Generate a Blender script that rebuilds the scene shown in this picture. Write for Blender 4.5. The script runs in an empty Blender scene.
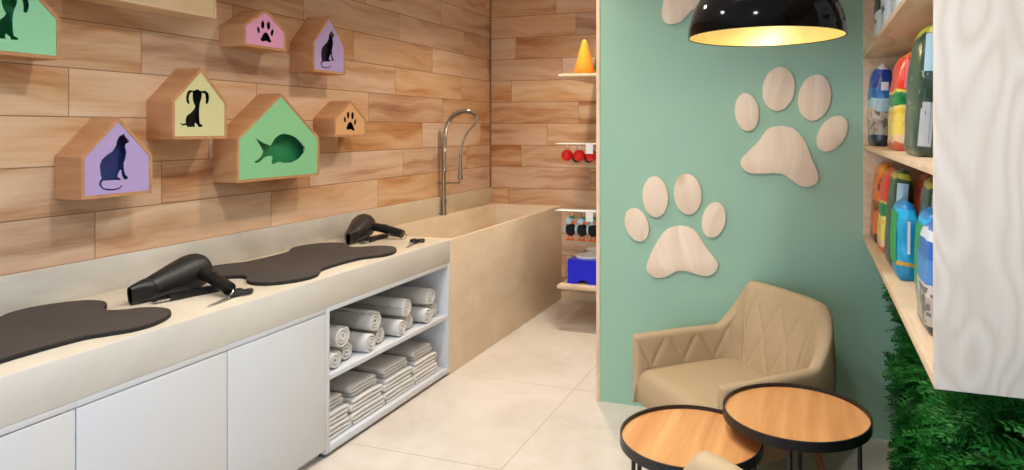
import bpy, bmesh, math, random
from mathutils import Vector, Matrix
from mathutils.geometry import tessellate_polygon
R = math.radians
random.seed(7)
SC = bpy.context.scene
COL = SC.collection

# ---------------------------------------------------------------- colours
def lin(c):
    c = c / 255.0
    return c / 12.92 if c <= 0.04045 else ((c + 0.055) / 1.055) ** 2.4
def rgb(r, g, b):
    return (lin(r), lin(g), lin(b), 1.0)

# ---------------------------------------------------------------- node helpers
class NT:
    def __init__(self, name):
        self.m = bpy.data.materials.new(name)
        self.m.use_nodes = True
        self.t = self.m.node_tree
        self.t.nodes.clear()
        self.out = self.t.nodes.new('ShaderNodeOutputMaterial')
    def n(self, typ, inp=None, **attr):
        nd = self.t.nodes.new(typ)
        for k, v in attr.items():
            setattr(nd, k, v)
        for k, v in (inp or {}).items():
            s = nd.inputs[k]
            if isinstance(v, bpy.types.NodeSocket):
                self.t.links.new(v, s)
            else:
                s.default_value = v
        return nd
    def math(self, op, a, b=None, c=None, clamp=False):
        nd = self.t.nodes.new('ShaderNodeMath'); nd.operation = op; nd.use_clamp = clamp
        for i, v in enumerate((a, b, c)):
            if v is None: continue
            if isinstance(v, bpy.types.NodeSocket): self.t.links.new(v, nd.inputs[i])
            else: nd.inputs[i].default_value = v
        return nd.outputs[0]
    def comb(self, x, y, z=0.0):
        return self.n('ShaderNodeCombineXYZ', {'X': x, 'Y': y, 'Z': z}).outputs[0]
    def mix(self, f, a, b, blend='MIX'):
        nd = self.t.nodes.new('ShaderNodeMix'); nd.data_type = 'RGBA'; nd.blend_type = blend
        for k, v in ((0, f), (6, a), (7, b)):
            if isinstance(v, bpy.types.NodeSocket): self.t.links.new(v, nd.inputs[k])
            else: nd.inputs[k].default_value = v
        return nd.outputs[2]
    def ramp(self, f, stops, interp='LINEAR'):
        nd = self.t.nodes.new('ShaderNodeValToRGB'); nd.color_ramp.interpolation = interp
        el = nd.color_ramp.elements
        while len(el) < len(stops): el.new(0.5)
        for e, (p, c) in zip(el, stops):
            e.position = p; e.color = c
        self.t.links.new(f, nd.inputs[0])
        return nd.outputs[0]
    def noise(self, vec, scale, detail=3.0, rough=0.5, dist=0.0):
        return self.n('ShaderNodeTexNoise', {'Vector': vec, 'Scale': scale, 'Detail': detail, 'Roughness': rough, 'Distortion': dist}).outputs[0]
    def pos(self):
        return self.n('ShaderNodeNewGeometry').outputs['Position']
    def obj(self):
        return self.n('ShaderNodeTexCoord').outputs['Object']
    def sep(self, v):
        s = self.n('ShaderNodeSeparateXYZ', {'Vector': v}).outputs
        return s[0], s[1], s[2]
    def bsdf(self, **inp):
        b = self.n('ShaderNodeBsdfPrincipled', {k.replace('_', ' '): v for k, v in inp.items()})
        self.t.links.new(b.outputs[0], self.out.inputs[0])
        return b
    def bump(self, h, strength, dist=0.002):
        return self.n('ShaderNodeBump', {'Height': h, 'Strength': strength, 'Distance': dist}).outputs[0]

def plain(name, col, rough=0.5, metal=0.0, var=0.04, scale=30.0, bump=0.0, bscale=None, spec=0.5, stretch=(1, 1, 1)):
    """one colour with a faint procedural mottling"""
    t = NT(name)
    v = t.n('ShaderNodeMapping', {'Vector': t.obj(), 'Scale': stretch}).outputs[0]
    nz = t.noise(v, scale, 3.0)
    lo = tuple(max(0, c * (1 - var)) for c in col[:3]) + (1,)
    hi = tuple(min(1, c * (1 + var)) for c in col[:3]) + (1,)
    c = t.ramp(nz, [(0.3, lo), (0.7, hi)])
    kw = dict(Base_Color=c, Roughness=rough, Metallic=metal)
    if bump > 0:
        kw['Normal'] = t.bump(t.noise(v, bscale or scale, 4.0), bump)
    b = t.bsdf(**kw)
    b.inputs['Specular IOR Level'].default_value = spec
    return t.m

def wood_planks(name, axis):
    """wood-look wall tiles, 1.04 x 0.2123 m, staggered at random"""
    t = NT(name)
    x, y, z = t.sep(t.pos())
    u = y if axis == 'Y' else x
    rowf = t.math('DIVIDE', t.math('SUBTRACT', z, 1.0565 - 10 * 0.2123), 0.2123)
    row = t.math('FLOOR', rowf); fz = t.math('FRACT', rowf)
    off = t.n('ShaderNodeTexWhiteNoise', {'W': row}, noise_dimensions='1D').outputs[0]
    uf = t.math('DIVIDE', t.math('ADD', u, t.math('ADD', t.math('MULTIPLY', off, 1.04), 20.0)), 1.04)
    colm = t.math('FLOOR', uf); fu = t.math('FRACT', uf)
    h = t.n('ShaderNodeTexWhiteNoise', {'Vector': t.comb(row, colm)}, noise_dimensions='2D')
    rnd = h.outputs[0]
    hr, hg, hb = t.sep(h.outputs[1])
    du = t.math('MULTIPLY', hr, 37.0); dv = t.math('MULTIPLY', hg, 23.0)
    warp = t.noise(t.comb(t.math('ADD', t.math('MULTIPLY', u, 1.3), du), t.math('ADD', t.math('MULTIPLY', z, 3.0), dv)), 1.0, 2.0)
    gv = t.comb(t.math('ADD', t.math('MULTIPLY', u, 0.9), du),
                t.math('ADD', t.math('ADD', t.math('MULTIPLY', z, 9.0), t.math('MULTIPLY', warp, 2.6)), dv))
    g1 = t.noise(gv, 1.0, 4.0, 0.55)
    g2 = t.noise(t.comb(t.math('ADD', t.math('MULTIPLY', u, 2.0), dv), t.math('ADD', t.math('MULTIPLY', z, 90.0), du)), 1.0, 2.0)
    g = t.math('ADD', t.math('ADD', t.math('MULTIPLY', g1, 0.80), t.math('MULTIPLY', g2, 0.14)), t.math('MULTIPLY', t.math('SUBTRACT', rnd, 0.5), 0.13))
    c = t.ramp(g, [(0.26, rgb(160, 101, 60)), (0.36, rgb(189, 136, 92)), (0.45, rgb(207, 164, 123)), (0.56, rgb(216, 181, 145)), (0.70, rgb(222, 197, 168))])
    hue = t.n('ShaderNodeHueSaturation', {'Color': c, 'Saturation': t.math('ADD', t.math('MULTIPLY', hb, 0.28), 0.79), 'Value': t.math('ADD', t.math('MULTIPLY', rnd, 0.12), 0.94)}).outputs[0]
    ez = t.math('MINIMUM', fz, t.math('SUBTRACT', 1.0, fz))
    eu = t.math('MINIMUM', fu, t.math('SUBTRACT', 1.0, fu))
    seam = t.math('MAXIMUM', t.math('LESS_THAN', ez, 0.013), t.math('LESS_THAN', eu, 0.0021))
    c2 = t.mix(t.math('MULTIPLY', seam, 0.75), hue, rgb(122, 78, 48))
    t.bsdf(Base_Color=c2, Roughness=0.42, Normal=t.bump(t.math('SUBTRACT', 1.0, seam), 0.35, 0.003))
    return t.m

def floor_tiles(name):
    t = NT(name)
    p = t.pos(); x, y, z = t.sep(p)
    fx = t.math('FRACT', t.math('DIVIDE', t.math('ADD', x, 1.415 + 1.06 * 8), 1.06))
    fy = t.math('FRACT', t.math('DIVIDE', t.math('ADD', y, -2.936 + 1.06 * 8), 1.06))
    ex = t.math('MINIMUM', fx, t.math('SUBTRACT', 1.0, fx)); ey = t.math('MINIMUM', fy, t.math('SUBTRACT', 1.0, fy))
    seam = t.math('LESS_THAN', t.math('MINIMUM', ex, ey), 0.0026)
    n1 = t.noise(p, 1.6, 5.0, 0.6, 0.8); n2 = t.noise(p, 9.0, 4.0, 0.6)
    g = t.math('ADD', t.math('MULTIPLY', n1, 0.7), t.math('MULTIPLY', n2, 0.3))
    c = t.ramp(g, [(0.32, rgb(198, 187, 173)), (0.5, rgb(211, 202, 190)), (0.68, rgb(221, 213, 203))])
    c2 = t.mix(t.math('MULTIPLY', seam, 0.6), c, rgb(150, 132, 112))
    t.bsdf(Base_Color=c2, Roughness=t.math('ADD', t.math('MULTIPLY', n2, 0.2), 0.28))
    return t.m

def stone(name, a, b, rough=0.38, scale=2.2):
    """beige porcelain slab with soft horizontal clouding"""
    t = NT(name)
    p = t.pos()
    v = t.n('ShaderNodeMapping', {'Vector': p, 'Scale': (1.0, 1.0, 2.2)}).outputs[0]
    n1 = t.noise(v, scale, 6.0, 0.6, 0.6)
    c = t.ramp(n1, [(0.34, a), (0.66, b)])
    t.bsdf(Base_Color=c, Roughness=rough)
    return t.m

def grain(name, cols, along='Z', freq=26.0, rough=0.5, warp=1.4, knots=0.0):
    """fine wood figure running along one object axis"""
    t = NT(name)
    x, y, z = t.sep(t.obj())
    if along == 'Z': a, b, c0 = z, x, y
    elif along == 'X': a, b, c0 = x, z, y
    else: a, b, c0 = y, x, z
    rnd = t.n('ShaderNodeObjectInfo').outputs['Random']
    rr = t.math('MULTIPLY', rnd, 31.0)
    w = t.noise(t.comb(t.math('ADD', t.math('MULTIPLY', a, 1.6), rr), t.math('MULTIPLY', b, 3.2), t.math('MULTIPLY', c0, 3.2)), 1.0, 2.0)
    g = t.noise(t.comb(t.math('ADD', t.math('MULTIPLY', a, 1.2), rr),
                       t.math('ADD', t.math('MULTIPLY', b, freq), t.math('MULTIPLY', w, warp * 6)), t.math('MULTIPLY', c0, freq)), 1.0, 3.0, 0.55)
    c = t.ramp(g, [(0.28, cols[0]), (0.5, cols[1]), (0.72, cols[2])])
    if knots > 0:
        k = t.n('ShaderNodeTexVoronoi', {'Vector': t.comb(t.math('ADD', t.math('MULTIPLY', a, 2.3), rr), t.math('MULTIPLY', b, 3.6), rr), 'Scale': 1.0}).outputs[0]
        km = t.ramp(k, [(0.05, (1, 1, 1, 1)), (0.16, (0, 0, 0, 1))])
        c = t.mix(t.math('MULTIPLY', km, knots), c, cols[3])
    t.bsdf(Base_Color=c, Roughness=rough, Normal=t.bump(g, 0.08, 0.001))
    return t.m

def swirl(name):
    """pale figured veneer of the tall unit"""
    t = NT(name)
    p = t.pos(); x, y, z = t.sep(p)
    w = t.noise(t.comb(t.math('MULTIPLY', x, 5.0), t.math('MULTIPLY', y, 5.0), t.math('MULTIPLY', z, 1.6)), 1.0, 1.5, 0.45, 0.3)
    ph = t.math('ADD', t.math('MULTIPLY', x, 34.0), t.math('MULTIPLY', w, 44.0))
    s = t.math('ADD', t.math('MULTIPLY', t.math('SINE', t.math('MULTIPLY', ph, 2.2)), 0.5), 0.5)
    f = t.noise(t.comb(t.math('MULTIPLY', x, 120.0), t.math('MULTIPLY', y, 120.0), t.math('MULTIPLY', z, 6.0)), 1.0, 2.0)
    g = t.math('ADD', t.math('MULTIPLY', s, 0.65), t.math('MULTIPLY', f, 0.35))
    c = t.ramp(g, [(0.0, rgb(221, 203, 184)), (0.35, rgb(232, 217, 200)), (0.9, rgb(239, 226, 211))])
    t.bsdf(Base_Color=c, Roughness=0.5)
    return t.m

def printed(name, bands, h, wob=0.03, scale=9.0, spot=None):
    """glossy printed packaging: colour bands up the bag with wavy borders and blotches of artwork"""
    t = NT(name)
    x, y, z = t.sep(t.obj())
    n = t.noise(t.obj(), scale, 1.0)
    zz = t.math('ADD', t.math('DIVIDE', z, h), t.math('MULTIPLY', t.math('SUBTRACT', n, 0.5), wob * 4))
    c = t.ramp(zz, bands, 'CONSTANT')
    if spot:
        col, sc, thr, z0, z1 = spot
        k = t.noise(t.obj(), sc, 2.0, 0.5)
        m = t.math('MULTIPLY', t.math('GREATER_THAN', k, thr), t.math('MULTIPLY', t.math('GREATER_THAN', zz, z0), t.math('LESS_THAN', zz, z1)))
        c = t.mix(m, c, col)
    b = t.bsdf(Base_Color=c, Roughness=0.28, Normal=t.bump(t.noise(t.obj(), 26.0, 2.0), 0.25, 0.004))
    return t.m

# ---------------------------------------------------------------- mesh helpers
class MB:
    def __init__(self):
        self.v = []; self.f = []; self.mi = []
    def add(self, vs, fs, mi=0, M=None):
        o = len(self.v)
        for p in vs:
            p = Vector(p)
            self.v.append(M @ p if M else p)
        for f in fs:
            self.f.append([i + o for i in f]); self.mi.append(mi)
        return self
    def box(self, x0, x1, y0, y1, z0, z1, mi=0, M=None):
        vs = [(x, y, z) for x in (x0, x1) for y in (y0, y1) for z in (z0, z1)]
        return self.add(vs, [(0, 1, 3, 2), (4, 6, 7, 5), (0, 4, 5, 1), (2, 3, 7, 6), (0, 2, 6, 4), (1, 5, 7, 3)], mi, M)
    def prism(self, poly, d0, d1, axis='X', holes=(), mi=0, M=None):
        """polygon (with holes) in the plane across `axis`, extruded from d0 to d1"""
        def P(a, b, d):
            return {'X': (d, a, b), 'Y': (a, d, b), 'Z': (a, b, d)}[axis]
        loops = [list(poly)] + [list(h) for h in holes]
        flat = [p for l in loops for p in l]
        tris = tessellate_polygon([[Vector((p[0], p[1], 0)) for p in l] for l in loops])
        n = len(flat)
        vs = [P(a, b, d0) for a, b in flat] + [P(a, b, d1) for a, b in flat]
        if not holes:
            fs = [tuple(range(n))[::-1], tuple(range(n, 2 * n))]
            if n > 6: fs = [tuple(t) for t in tris] + [tuple(i + n for i in t) for t in tris]
        else:
            fs = [tuple(t) for t in tris] + [tuple(i + n for i in t) for t in tris]
        o = 0
        for l in loops:
            k = len(l)
            for i in range(k):
                j = (i + 1) % k
                fs.append((o + i, o + j, o + j + n, o + i + n))
            o += k
        return self.add(vs, fs, mi, M)
    def tube(self, pts, r, n=8, closed=False, mi=0, cap=True):
        pts = [Vector(p) for p in pts]; m = len(pts)
        rs = r if isinstance(r, (list, tuple)) else [r] * m
        up = None; vs = []
        for i, p in enumerate(pts):
            a = pts[(i - 1) % m] if (closed or i > 0) else p
            b = pts[(i + 1) % m] if (closed or i < m - 1) else p
            d = (b - a).normalized()
            if up is None:
                up = d.orthogonal().normalized()
            else:
                up = (up - d * up.dot(d)).normalized()
            w = d.cross(up)
            for k in range(n):
                t = 2 * math.pi * k / n
                vs.append(p + (up * math.cos(t) + w * math.sin(t)) * rs[i])
        fs = []
        for i in range(m if closed else m - 1):
            for k in range(n):
                a = i * n + k; b = i * n + (k + 1) % n; c = ((i + 1) % m) * n
                fs.append((a, b, c + (k + 1) % n, c + k))
        if cap and not closed:
            fs.append(tuple(range(n))[::-1]); fs.append(tuple((m - 1) * n + k for k in range(n)))
        return self.add(vs, fs, mi)
    def lathe(self, prof, n=32, M=None, mi=0, closed=False):
        """profile [(r, z)] round the z axis"""
        vs = []; idx = []
        for r, z in prof:
            if r < 1e-6:
                idx.append([len(vs)]); vs.append((0, 0, z))
            else:
                idx.append(list(range(len(vs), len(vs) + n)))
                vs += [(r * math.cos(2 * math.pi * k / n), r * math.sin(2 * math.pi * k / n), z) for k in range(n)]
        fs = []
        prs = list(zip(idx, idx[1:])) + ([(idx[-1], idx[0])] if closed else [])
        for a, b in prs:
            for k in range(n):
                k2 = (k + 1) % n
                if len(a) == 1 and len(b) == 1: continue
                if len(a) == 1: fs.append((a[0], b[k2], b[k]))
                elif len(b) == 1: fs.append((a[k], a[k2], b[0]))
                else: fs.append((a[k], a[k2], b[k2], b[k]))
        return self.add(vs, fs, mi, M)
    def ball(self, c, r, n=16, m=10, mi=0, M=None):
        rx, ry, rz = r if isinstance(r, (list, tuple)) else (r, r, r)
        prof = [(math.sin(math.pi * i / m), -math.cos(math.pi * i / m)) for i in range(m + 1)]
        prof[0] = (0, -1); prof[-1] = (0, 1)
        MM = Matrix.Translation(Vector(c)) @ Matrix.Diagonal((rx, ry, rz, 1))
        return self.lathe(prof, n, (M @ MM) if M else MM, mi)
    def build(self, name, mats, parent=None, smooth=35, bevel=0.0, seg=2, loc=None):
        me = bpy.data.meshes.new(name)
        me.from_pydata([tuple(p) for p in self.v], [], self.f)
        ms = mats if isinstance(mats, (list, tuple)) else [mats]
        for m in ms: me.materials.append(m)
        for p, i in zip(me.polygons, self.mi): p.material_index = i
        bm = bmesh.new(); bm.from_mesh(me)
        bmesh.ops.recalc_face_normals(bm, faces=bm.faces)
        if bevel > 0:
            es = [e for e in bm.edges if len(e.link_faces) == 2 and e.calc_face_angle(0) > R(30)]
            bmesh.ops.bevel(bm, geom=es, offset=bevel, segments=seg, profile=0.5, affect='EDGES', clamp_overlap=True)
        bm.to_mesh(me); bm.free()
        if smooth:
            me.polygons.foreach_set('use_smooth', [True] * len(me.polygons))
            if smooth < 180: me.set_sharp_from_angle(angle=R(smooth))
        me.update()
        o = bpy.data.objects.new(name, me)
        COL.objects.link(o)
        if parent: o.parent = parent
        if loc: o.location = loc
        return o

def tag(o, label, cat, group=None):
    o['label'] = label; o['category'] = cat
    if group: o['group'] = group
    return o
def thing(name, label, cat, loc=(0, 0, 0), rz=0.0, group=None):
    o = bpy.data.objects.new(name, None); COL.objects.link(o)
    o.location = loc; o.rotation_euler = (0, 0, rz)
    o.empty_display_size = 0.1
    return tag(o, label, cat, group)
def struct(o):
    o['kind'] = 'structure'; return o
def dup(root, loc=None, rot=None, label=None, group=None):
    """copy a thing, its parts and their sub-parts"""
    def rec(o, par):
        c = o.copy(); COL.objects.link(c)
        if par: c.parent = par
        for ch in KIDS(o): rec(ch, c)
        return c
    r = rec(root, None)
    if loc: r.location = loc
    if rot: r.rotation_euler = rot
    if label: r['label'] = label
    if group: r['group'] = group
    return r
def KIDS(o):
    return [c for c in list(COL.objects) if c.parent == o]
def catmull(pts, per=6, closed=True):
    P = [Vector(p) for p in pts]; n = len(P); out = []
    rng = n if closed else n - 1
    for i in range(rng):
        if closed: a, b, c, d = P[i - 1], P[i], P[(i + 1) % n], P[(i + 2) % n]
        else: a, b, c, d = P[max(i - 1, 0)], P[i], P[i + 1], P[min(i + 2, n - 1)]
        for k in range(per):
            t = k / per
            out.append(0.5 * ((2 * b) + (c - a) * t + (2 * a - 5 * b + 4 * c - d) * t * t + (3 * b - a - 3 * c + d) * t ** 3))
    if not closed: out.append(P[-1])
    return [tuple(p) for p in out]
def frame_to(p, q):
    """matrix whose z axis runs from p to q"""
    p = Vector(p); q = Vector(q)
    return Matrix.Translation(p) @ (q - p).to_track_quat('Z', 'Y').to_matrix().to_4x4()

# ---------------------------------------------------------------- materials
M = {}
M['wall_wood_y'] = wood_planks('wall_wood_side', 'Y')
M['wall_wood_x'] = wood_planks('wall_wood_end', 'X')
M['floor'] = floor_tiles('floor_tile')
M['white_paint'] = plain('white_paint', rgb(238, 236, 230), 0.7)
M['green_paint'] = plain('sage_green_paint', rgb(150, 188, 164), 0.55, var=0.015, scale=4)
M['slab'] = stone('porcelain_slab', rgb(206, 194, 172), rgb(222, 212, 192))
M['tub'] = stone('tub_porcelain', rgb(214, 192, 162), rgb(226, 208, 181))
M['splash'] = stone('splash_porcelain_cool_lit', rgb(186, 180, 168), rgb(212, 207, 196))  # near length, its grey holds the cool daylight
M['splash_lit_warm'] = stone('splash_porcelain_warm_lit', rgb(200, 184, 156), rgb(214, 200, 174))  # far length of the same stone, warm light put into its colour
M['apron'] = stone('apron_porcelain_cool_lit', rgb(202, 199, 191), rgb(215, 212, 204), .38, 1.4)  # same stone as the top, greyed to carry the cool daylight
M['lacquer'] = plain('white_lacquer', rgb(208, 212, 218), 0.35, var=0.008)
M['edge_wood'] = grain('edge_band', [rgb(214, 184, 148), rgb(226, 200, 166), rgb(234, 212, 182)], 'Z', 20)
M['kraft'] = grain('box_wood', [rgb(178, 126, 82), rgb(190, 139, 94), rgb(200, 151, 106)], 'X', 18, 0.6)
M['pale_box'] = grain('pale_box_wood', [rgb(208, 176, 134), rgb(217, 187, 146), rgb(224, 197, 158)], 'Y', 18, 0.6)
M['ply'] = grain('plywood', [rgb(220, 196, 170), rgb(232, 211, 187), rgb(239, 221, 201), rgb(196, 152, 114)], 'Z', 16, 0.6, 0.8, 0.6)
M['shelf_ply'] = grain('shelf_wood', [rgb(206, 174, 140), rgb(218, 190, 157), rgb(228, 203, 173)], 'Y', 22, 0.5)
M['veneer'] = swirl('figured_veneer')
M['oak'] = grain('table_oak', [rgb(196, 132, 74), rgb(214, 152, 92), rgb(226, 170, 110)], 'Y', 16, 0.42, 0.12)
M['leg_wood'] = grain('leg_wood', [rgb(168, 108, 62), rgb(186, 124, 76), rgb(200, 140, 90)], 'Z', 30)
M['black_metal'] = plain('black_metal', rgb(26, 26, 29), 0.42, 0.0)
M['mat_top'] = plain('mat_foam', rgb(66, 57, 51), 0.85, var=0.08, scale=60, bump=0.15, bscale=200)
M['rubber'] = plain('black_rubber', rgb(24, 21, 20), 0.75)
M['dryer'] = plain('dryer_plastic', rgb(29, 28, 27), 0.46, bump=0.04, bscale=300)
M['dryer_dark'] = plain('nozzle_plastic', rgb(16, 16, 17), 0.4)
M['silver'] = plain('silver_metal', rgb(200, 200, 202), 0.25, 1.0)
M['steel'] = plain('brushed_steel', rgb(158, 150, 138), 0.3, 1.0)
M['towel'] = plain('towel_cotton', rgb(212, 210, 207), 0.95, var=0.05, scale=120, bump=0.5, bscale=260, spec=0.1)
M['seat_fabric'] = plain('beige_upholstery', rgb(184, 160, 126), 0.6, var=0.03, scale=50, bump=0.12, bscale=300, spec=0.3)
M['lamp_black'] = plain('gloss_black_lacquer', rgb(6, 6, 7), 0.09, var=0.0, spec=0.22)
M['gold'] = plain('gold_leaf', rgb(240, 222, 158), 0.36, 0.6, var=0.05, scale=20)
M['card_white'] = plain('white_card', rgb(236, 236, 236), 0.5)
for nm, c in dict(lavender=(178, 158, 208), cream=(212, 208, 156), mint=(146, 212, 166), leaf=(136, 202, 148), pink=(224, 158, 196), peach=(217, 168, 116)).items():
    M[nm] = plain(nm + '_panel', rgb(*c), 0.6, var=0.012, scale=8)
for nm, c in dict(hole_green=(30, 128, 78), hole_navy=(52, 66, 128), hole_dark=(30, 28, 24), hole_black=(12, 12, 14), hole_violet=(40, 36, 56)).items():  # box insides, their shade put into these dark colours
    M[nm] = plain(nm + '_backing', rgb(*c), 0.7, var=0.03)
def emit(name, col, s):
    t = NT(name)
    e = t.n('ShaderNodeEmission', {'Color': col, 'Strength': s})
    t.t.links.new(e.outputs[0], t.out.inputs[0]); return t.m
M['bulb'] = emit('bulb_glow', (1.0, 0.83, 0.5, 1), 7.0)
def glass(name):
    t = NT(name)
    a = t.n('ShaderNodeBsdfTransparent', {'Color': (0.93, 0.96, 0.98, 1)}); b = t.n('ShaderNodeBsdfGlossy', {'Roughness': 0.02})
    mx = t.n('ShaderNodeMixShader', {0: t.n('ShaderNodeFresnel', {'IOR': 1.4}).outputs[0], 1: a.outputs[0], 2: b.outputs[0]})
    t.t.links.new(mx.outputs[0], t.out.inputs[0]); return t.m
M['glass'] = glass('window_glass')
def fol():
    t = NT('leaf_green')
    n = t.noise(t.obj(), 9.0, 2.0); n2 = t.noise(t.obj(), 60.0, 2.0)
    g = t.math('ADD', t.math('MULTIPLY', n, 0.6), t.math('MULTIPLY', n2, 0.4))
    c = t.ramp(g, [(0.3, rgb(12, 62, 20)), (0.5, rgb(28, 108, 38)), (0.7, rgb(76, 160, 70))])
    t.bsdf(Base_Color=c, Roughness=0.45); return t.m
M['leaf_green'] = fol()

# cut-out outlines (metres, from the middle of each box's bottom edge)
CAT = [(0.027,0.278),(0.034,0.262),(0.051,0.245),(0.048,0.236),(0.037,0.233),(0.032,0.22),(0.038,0.193),(0.034,0.167),(0.026,0.145),(0.027,0.118),(0.032,0.095),(0.045,0.083),(0.043,0.073),(0.027,0.073),(0.019,0.088),(0.012,0.117),(0.002,0.104),(-0.003,0.086),(0.013,0.077),(0.01,0.072),(-0.065,0.074),(-0.074,0.062),(-0.069,0.047),(-0.054,0.039),(-0.024,0.035),(0.001,0.037),(0.016,0.049),(0.019,0.045),(0.006,0.032),(-0.02,0.028),(-0.054,0.031),(-0.074,0.042),(-0.085,0.059),(-0.081,0.075),(-0.073,0.083),(-0.078,0.106),(-0.081,0.139),(-0.073,0.164),(-0.05,0.185),(-0.026,0.199),(-0.009,0.225),(-0.005,0.247),(0.006,0.266),(0.019,0.271)]
DOG = [(-0.018,0.248),(0.002,0.239),(0.03,0.243),(0.047,0.232),(0.052,0.209),(0.047,0.185),(0.04,0.175),(0.03,0.179),(0.031,0.202),(0.026,0.226),(0.01,0.231),(0.008,0.207),(-0.001,0.183),(-0.005,0.163),(-0.007,0.142),(-0.006,0.102),(-0.003,0.077),(0.012,0.07),(0.012,0.061),(-0.015,0.06),(-0.015,0.069),(-0.03,0.081),(-0.033,0.066),(-0.028,0.061),(-0.074,0.059),(-0.081,0.069),(-0.103,0.066),(-0.116,0.08),(-0.11,0.08),(-0.1,0.075),(-0.084,0.078),(-0.085,0.095),(-0.078,0.115),(-0.055,0.13),(-0.038,0.147),(-0.03,0.162),(-0.035,0.17),(-0.043,0.188),(-0.046,0.21),(-0.045,0.231),(-0.055,0.228),(-0.063,0.215),(-0.066,0.195),(-0.061,0.175),(-0.071,0.172),(-0.081,0.186),(-0.082,0.209),(-0.074,0.232),(-0.061,0.241),(-0.041,0.238)]
FISH = [(-0.188,0.24),(-0.164,0.227),(-0.126,0.208),(-0.077,0.193),(-0.062,0.215),(-0.04,0.238),(-0.009,0.255),(0.032,0.26),(0.078,0.252),(0.121,0.236),(0.154,0.212),(0.179,0.19),(0.198,0.172),(0.187,0.164),(0.191,0.148),(0.174,0.131),(0.15,0.111),(0.111,0.097),(0.083,0.09),(0.028,0.09),(-0.013,0.099),(-0.035,0.092),(-0.053,0.087),(-0.069,0.092),(-0.07,0.11),(-0.063,0.126),(-0.075,0.135),(-0.101,0.133),(-0.122,0.125),(-0.143,0.109),(-0.164,0.101),(-0.184,0.1),(-0.195,0.109),(-0.176,0.115),(-0.155,0.127),(-0.139,0.145),(-0.132,0.165),(-0.147,0.185),(-0.164,0.211)]
PAW = [[(0.0,0.092),(0.013,0.091),(0.025,0.078),(0.035,0.06),(0.044,0.049),(0.038,0.039),(0.029,0.037),(0.013,0.044),(-0.003,0.044),(-0.019,0.038),(-0.032,0.039),(-0.038,0.049),(-0.029,0.062),(-0.019,0.08),(-0.009,0.089)],[(-0.04,0.101),(-0.04,0.095),(-0.04,0.09),(-0.042,0.085),(-0.044,0.082),(-0.047,0.08),(-0.051,0.08),(-0.054,0.082),(-0.057,0.086),(-0.059,0.09),(-0.061,0.096),(-0.062,0.102),(-0.061,0.107),(-0.059,0.112),(-0.057,0.115),(-0.054,0.117),(-0.051,0.117),(-0.047,0.115),(-0.044,0.111),(-0.042,0.107)],[(-0.008,0.133),(-0.008,0.126),(-0.01,0.12),(-0.013,0.114),(-0.016,0.111),(-0.02,0.109),(-0.024,0.109),(-0.028,0.112),(-0.031,0.117),(-0.033,0.123),(-0.033,0.13),(-0.033,0.137),(-0.031,0.143),(-0.028,0.149),(-0.024,0.153),(-0.02,0.154),(-0.016,0.154),(-0.013,0.151),(-0.01,0.146),(-0.008,0.14)],[(0.035,0.136),(0.035,0.128),(0.033,0.121),(0.03,0.116),(0.026,0.112),(0.022,0.11),(0.017,0.11),(0.014,0.113),(0.011,0.118),(0.009,0.124),(0.008,0.132),(0.009,0.139),(0.011,0.146),(0.014,0.152),(0.017,0.156),(0.022,0.157),(0.026,0.157),(0.03,0.154),(0.033,0.149),(0.035,0.143)],[(0.059,0.098),(0.057,0.092),(0.055,0.086),(0.051,0.081),(0.048,0.078),(0.044,0.077),(0.041,0.078),(0.039,0.081),(0.037,0.085),(0.036,0.091),(0.037,0.097),(0.039,0.104),(0.041,0.109),(0.045,0.114),(0.048,0.117),(0.052,0.118),(0.055,0.117),(0.057,0.114),(0.059,0.11),(0.06,0.104)]]
CAT2 = [(0.025,0.272),(0.031,0.257),(0.047,0.244),(0.044,0.236),(0.034,0.231),(0.029,0.218),(0.035,0.194),(0.031,0.168),(0.023,0.146),(0.025,0.122),(0.029,0.101),(0.041,0.091),(0.04,0.082),(0.025,0.079),(0.018,0.092),(0.01,0.119),(0.002,0.105),(-0.004,0.087),(0.011,0.081),(0.009,0.075),(-0.063,0.066),(-0.072,0.052),(-0.067,0.039),(-0.052,0.034),(-0.024,0.035),(0.0,0.041),(0.014,0.055),(0.018,0.052),(0.005,0.037),(-0.02,0.03),(-0.052,0.027),(-0.072,0.033),(-0.082,0.048),(-0.079,0.063),(-0.07,0.073),(-0.076,0.094),(-0.079,0.124),(-0.07,0.15),(-0.049,0.173),(-0.026,0.19),(-0.009,0.217),(-0.006,0.238),(0.005,0.257),(0.018,0.264)]
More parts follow.
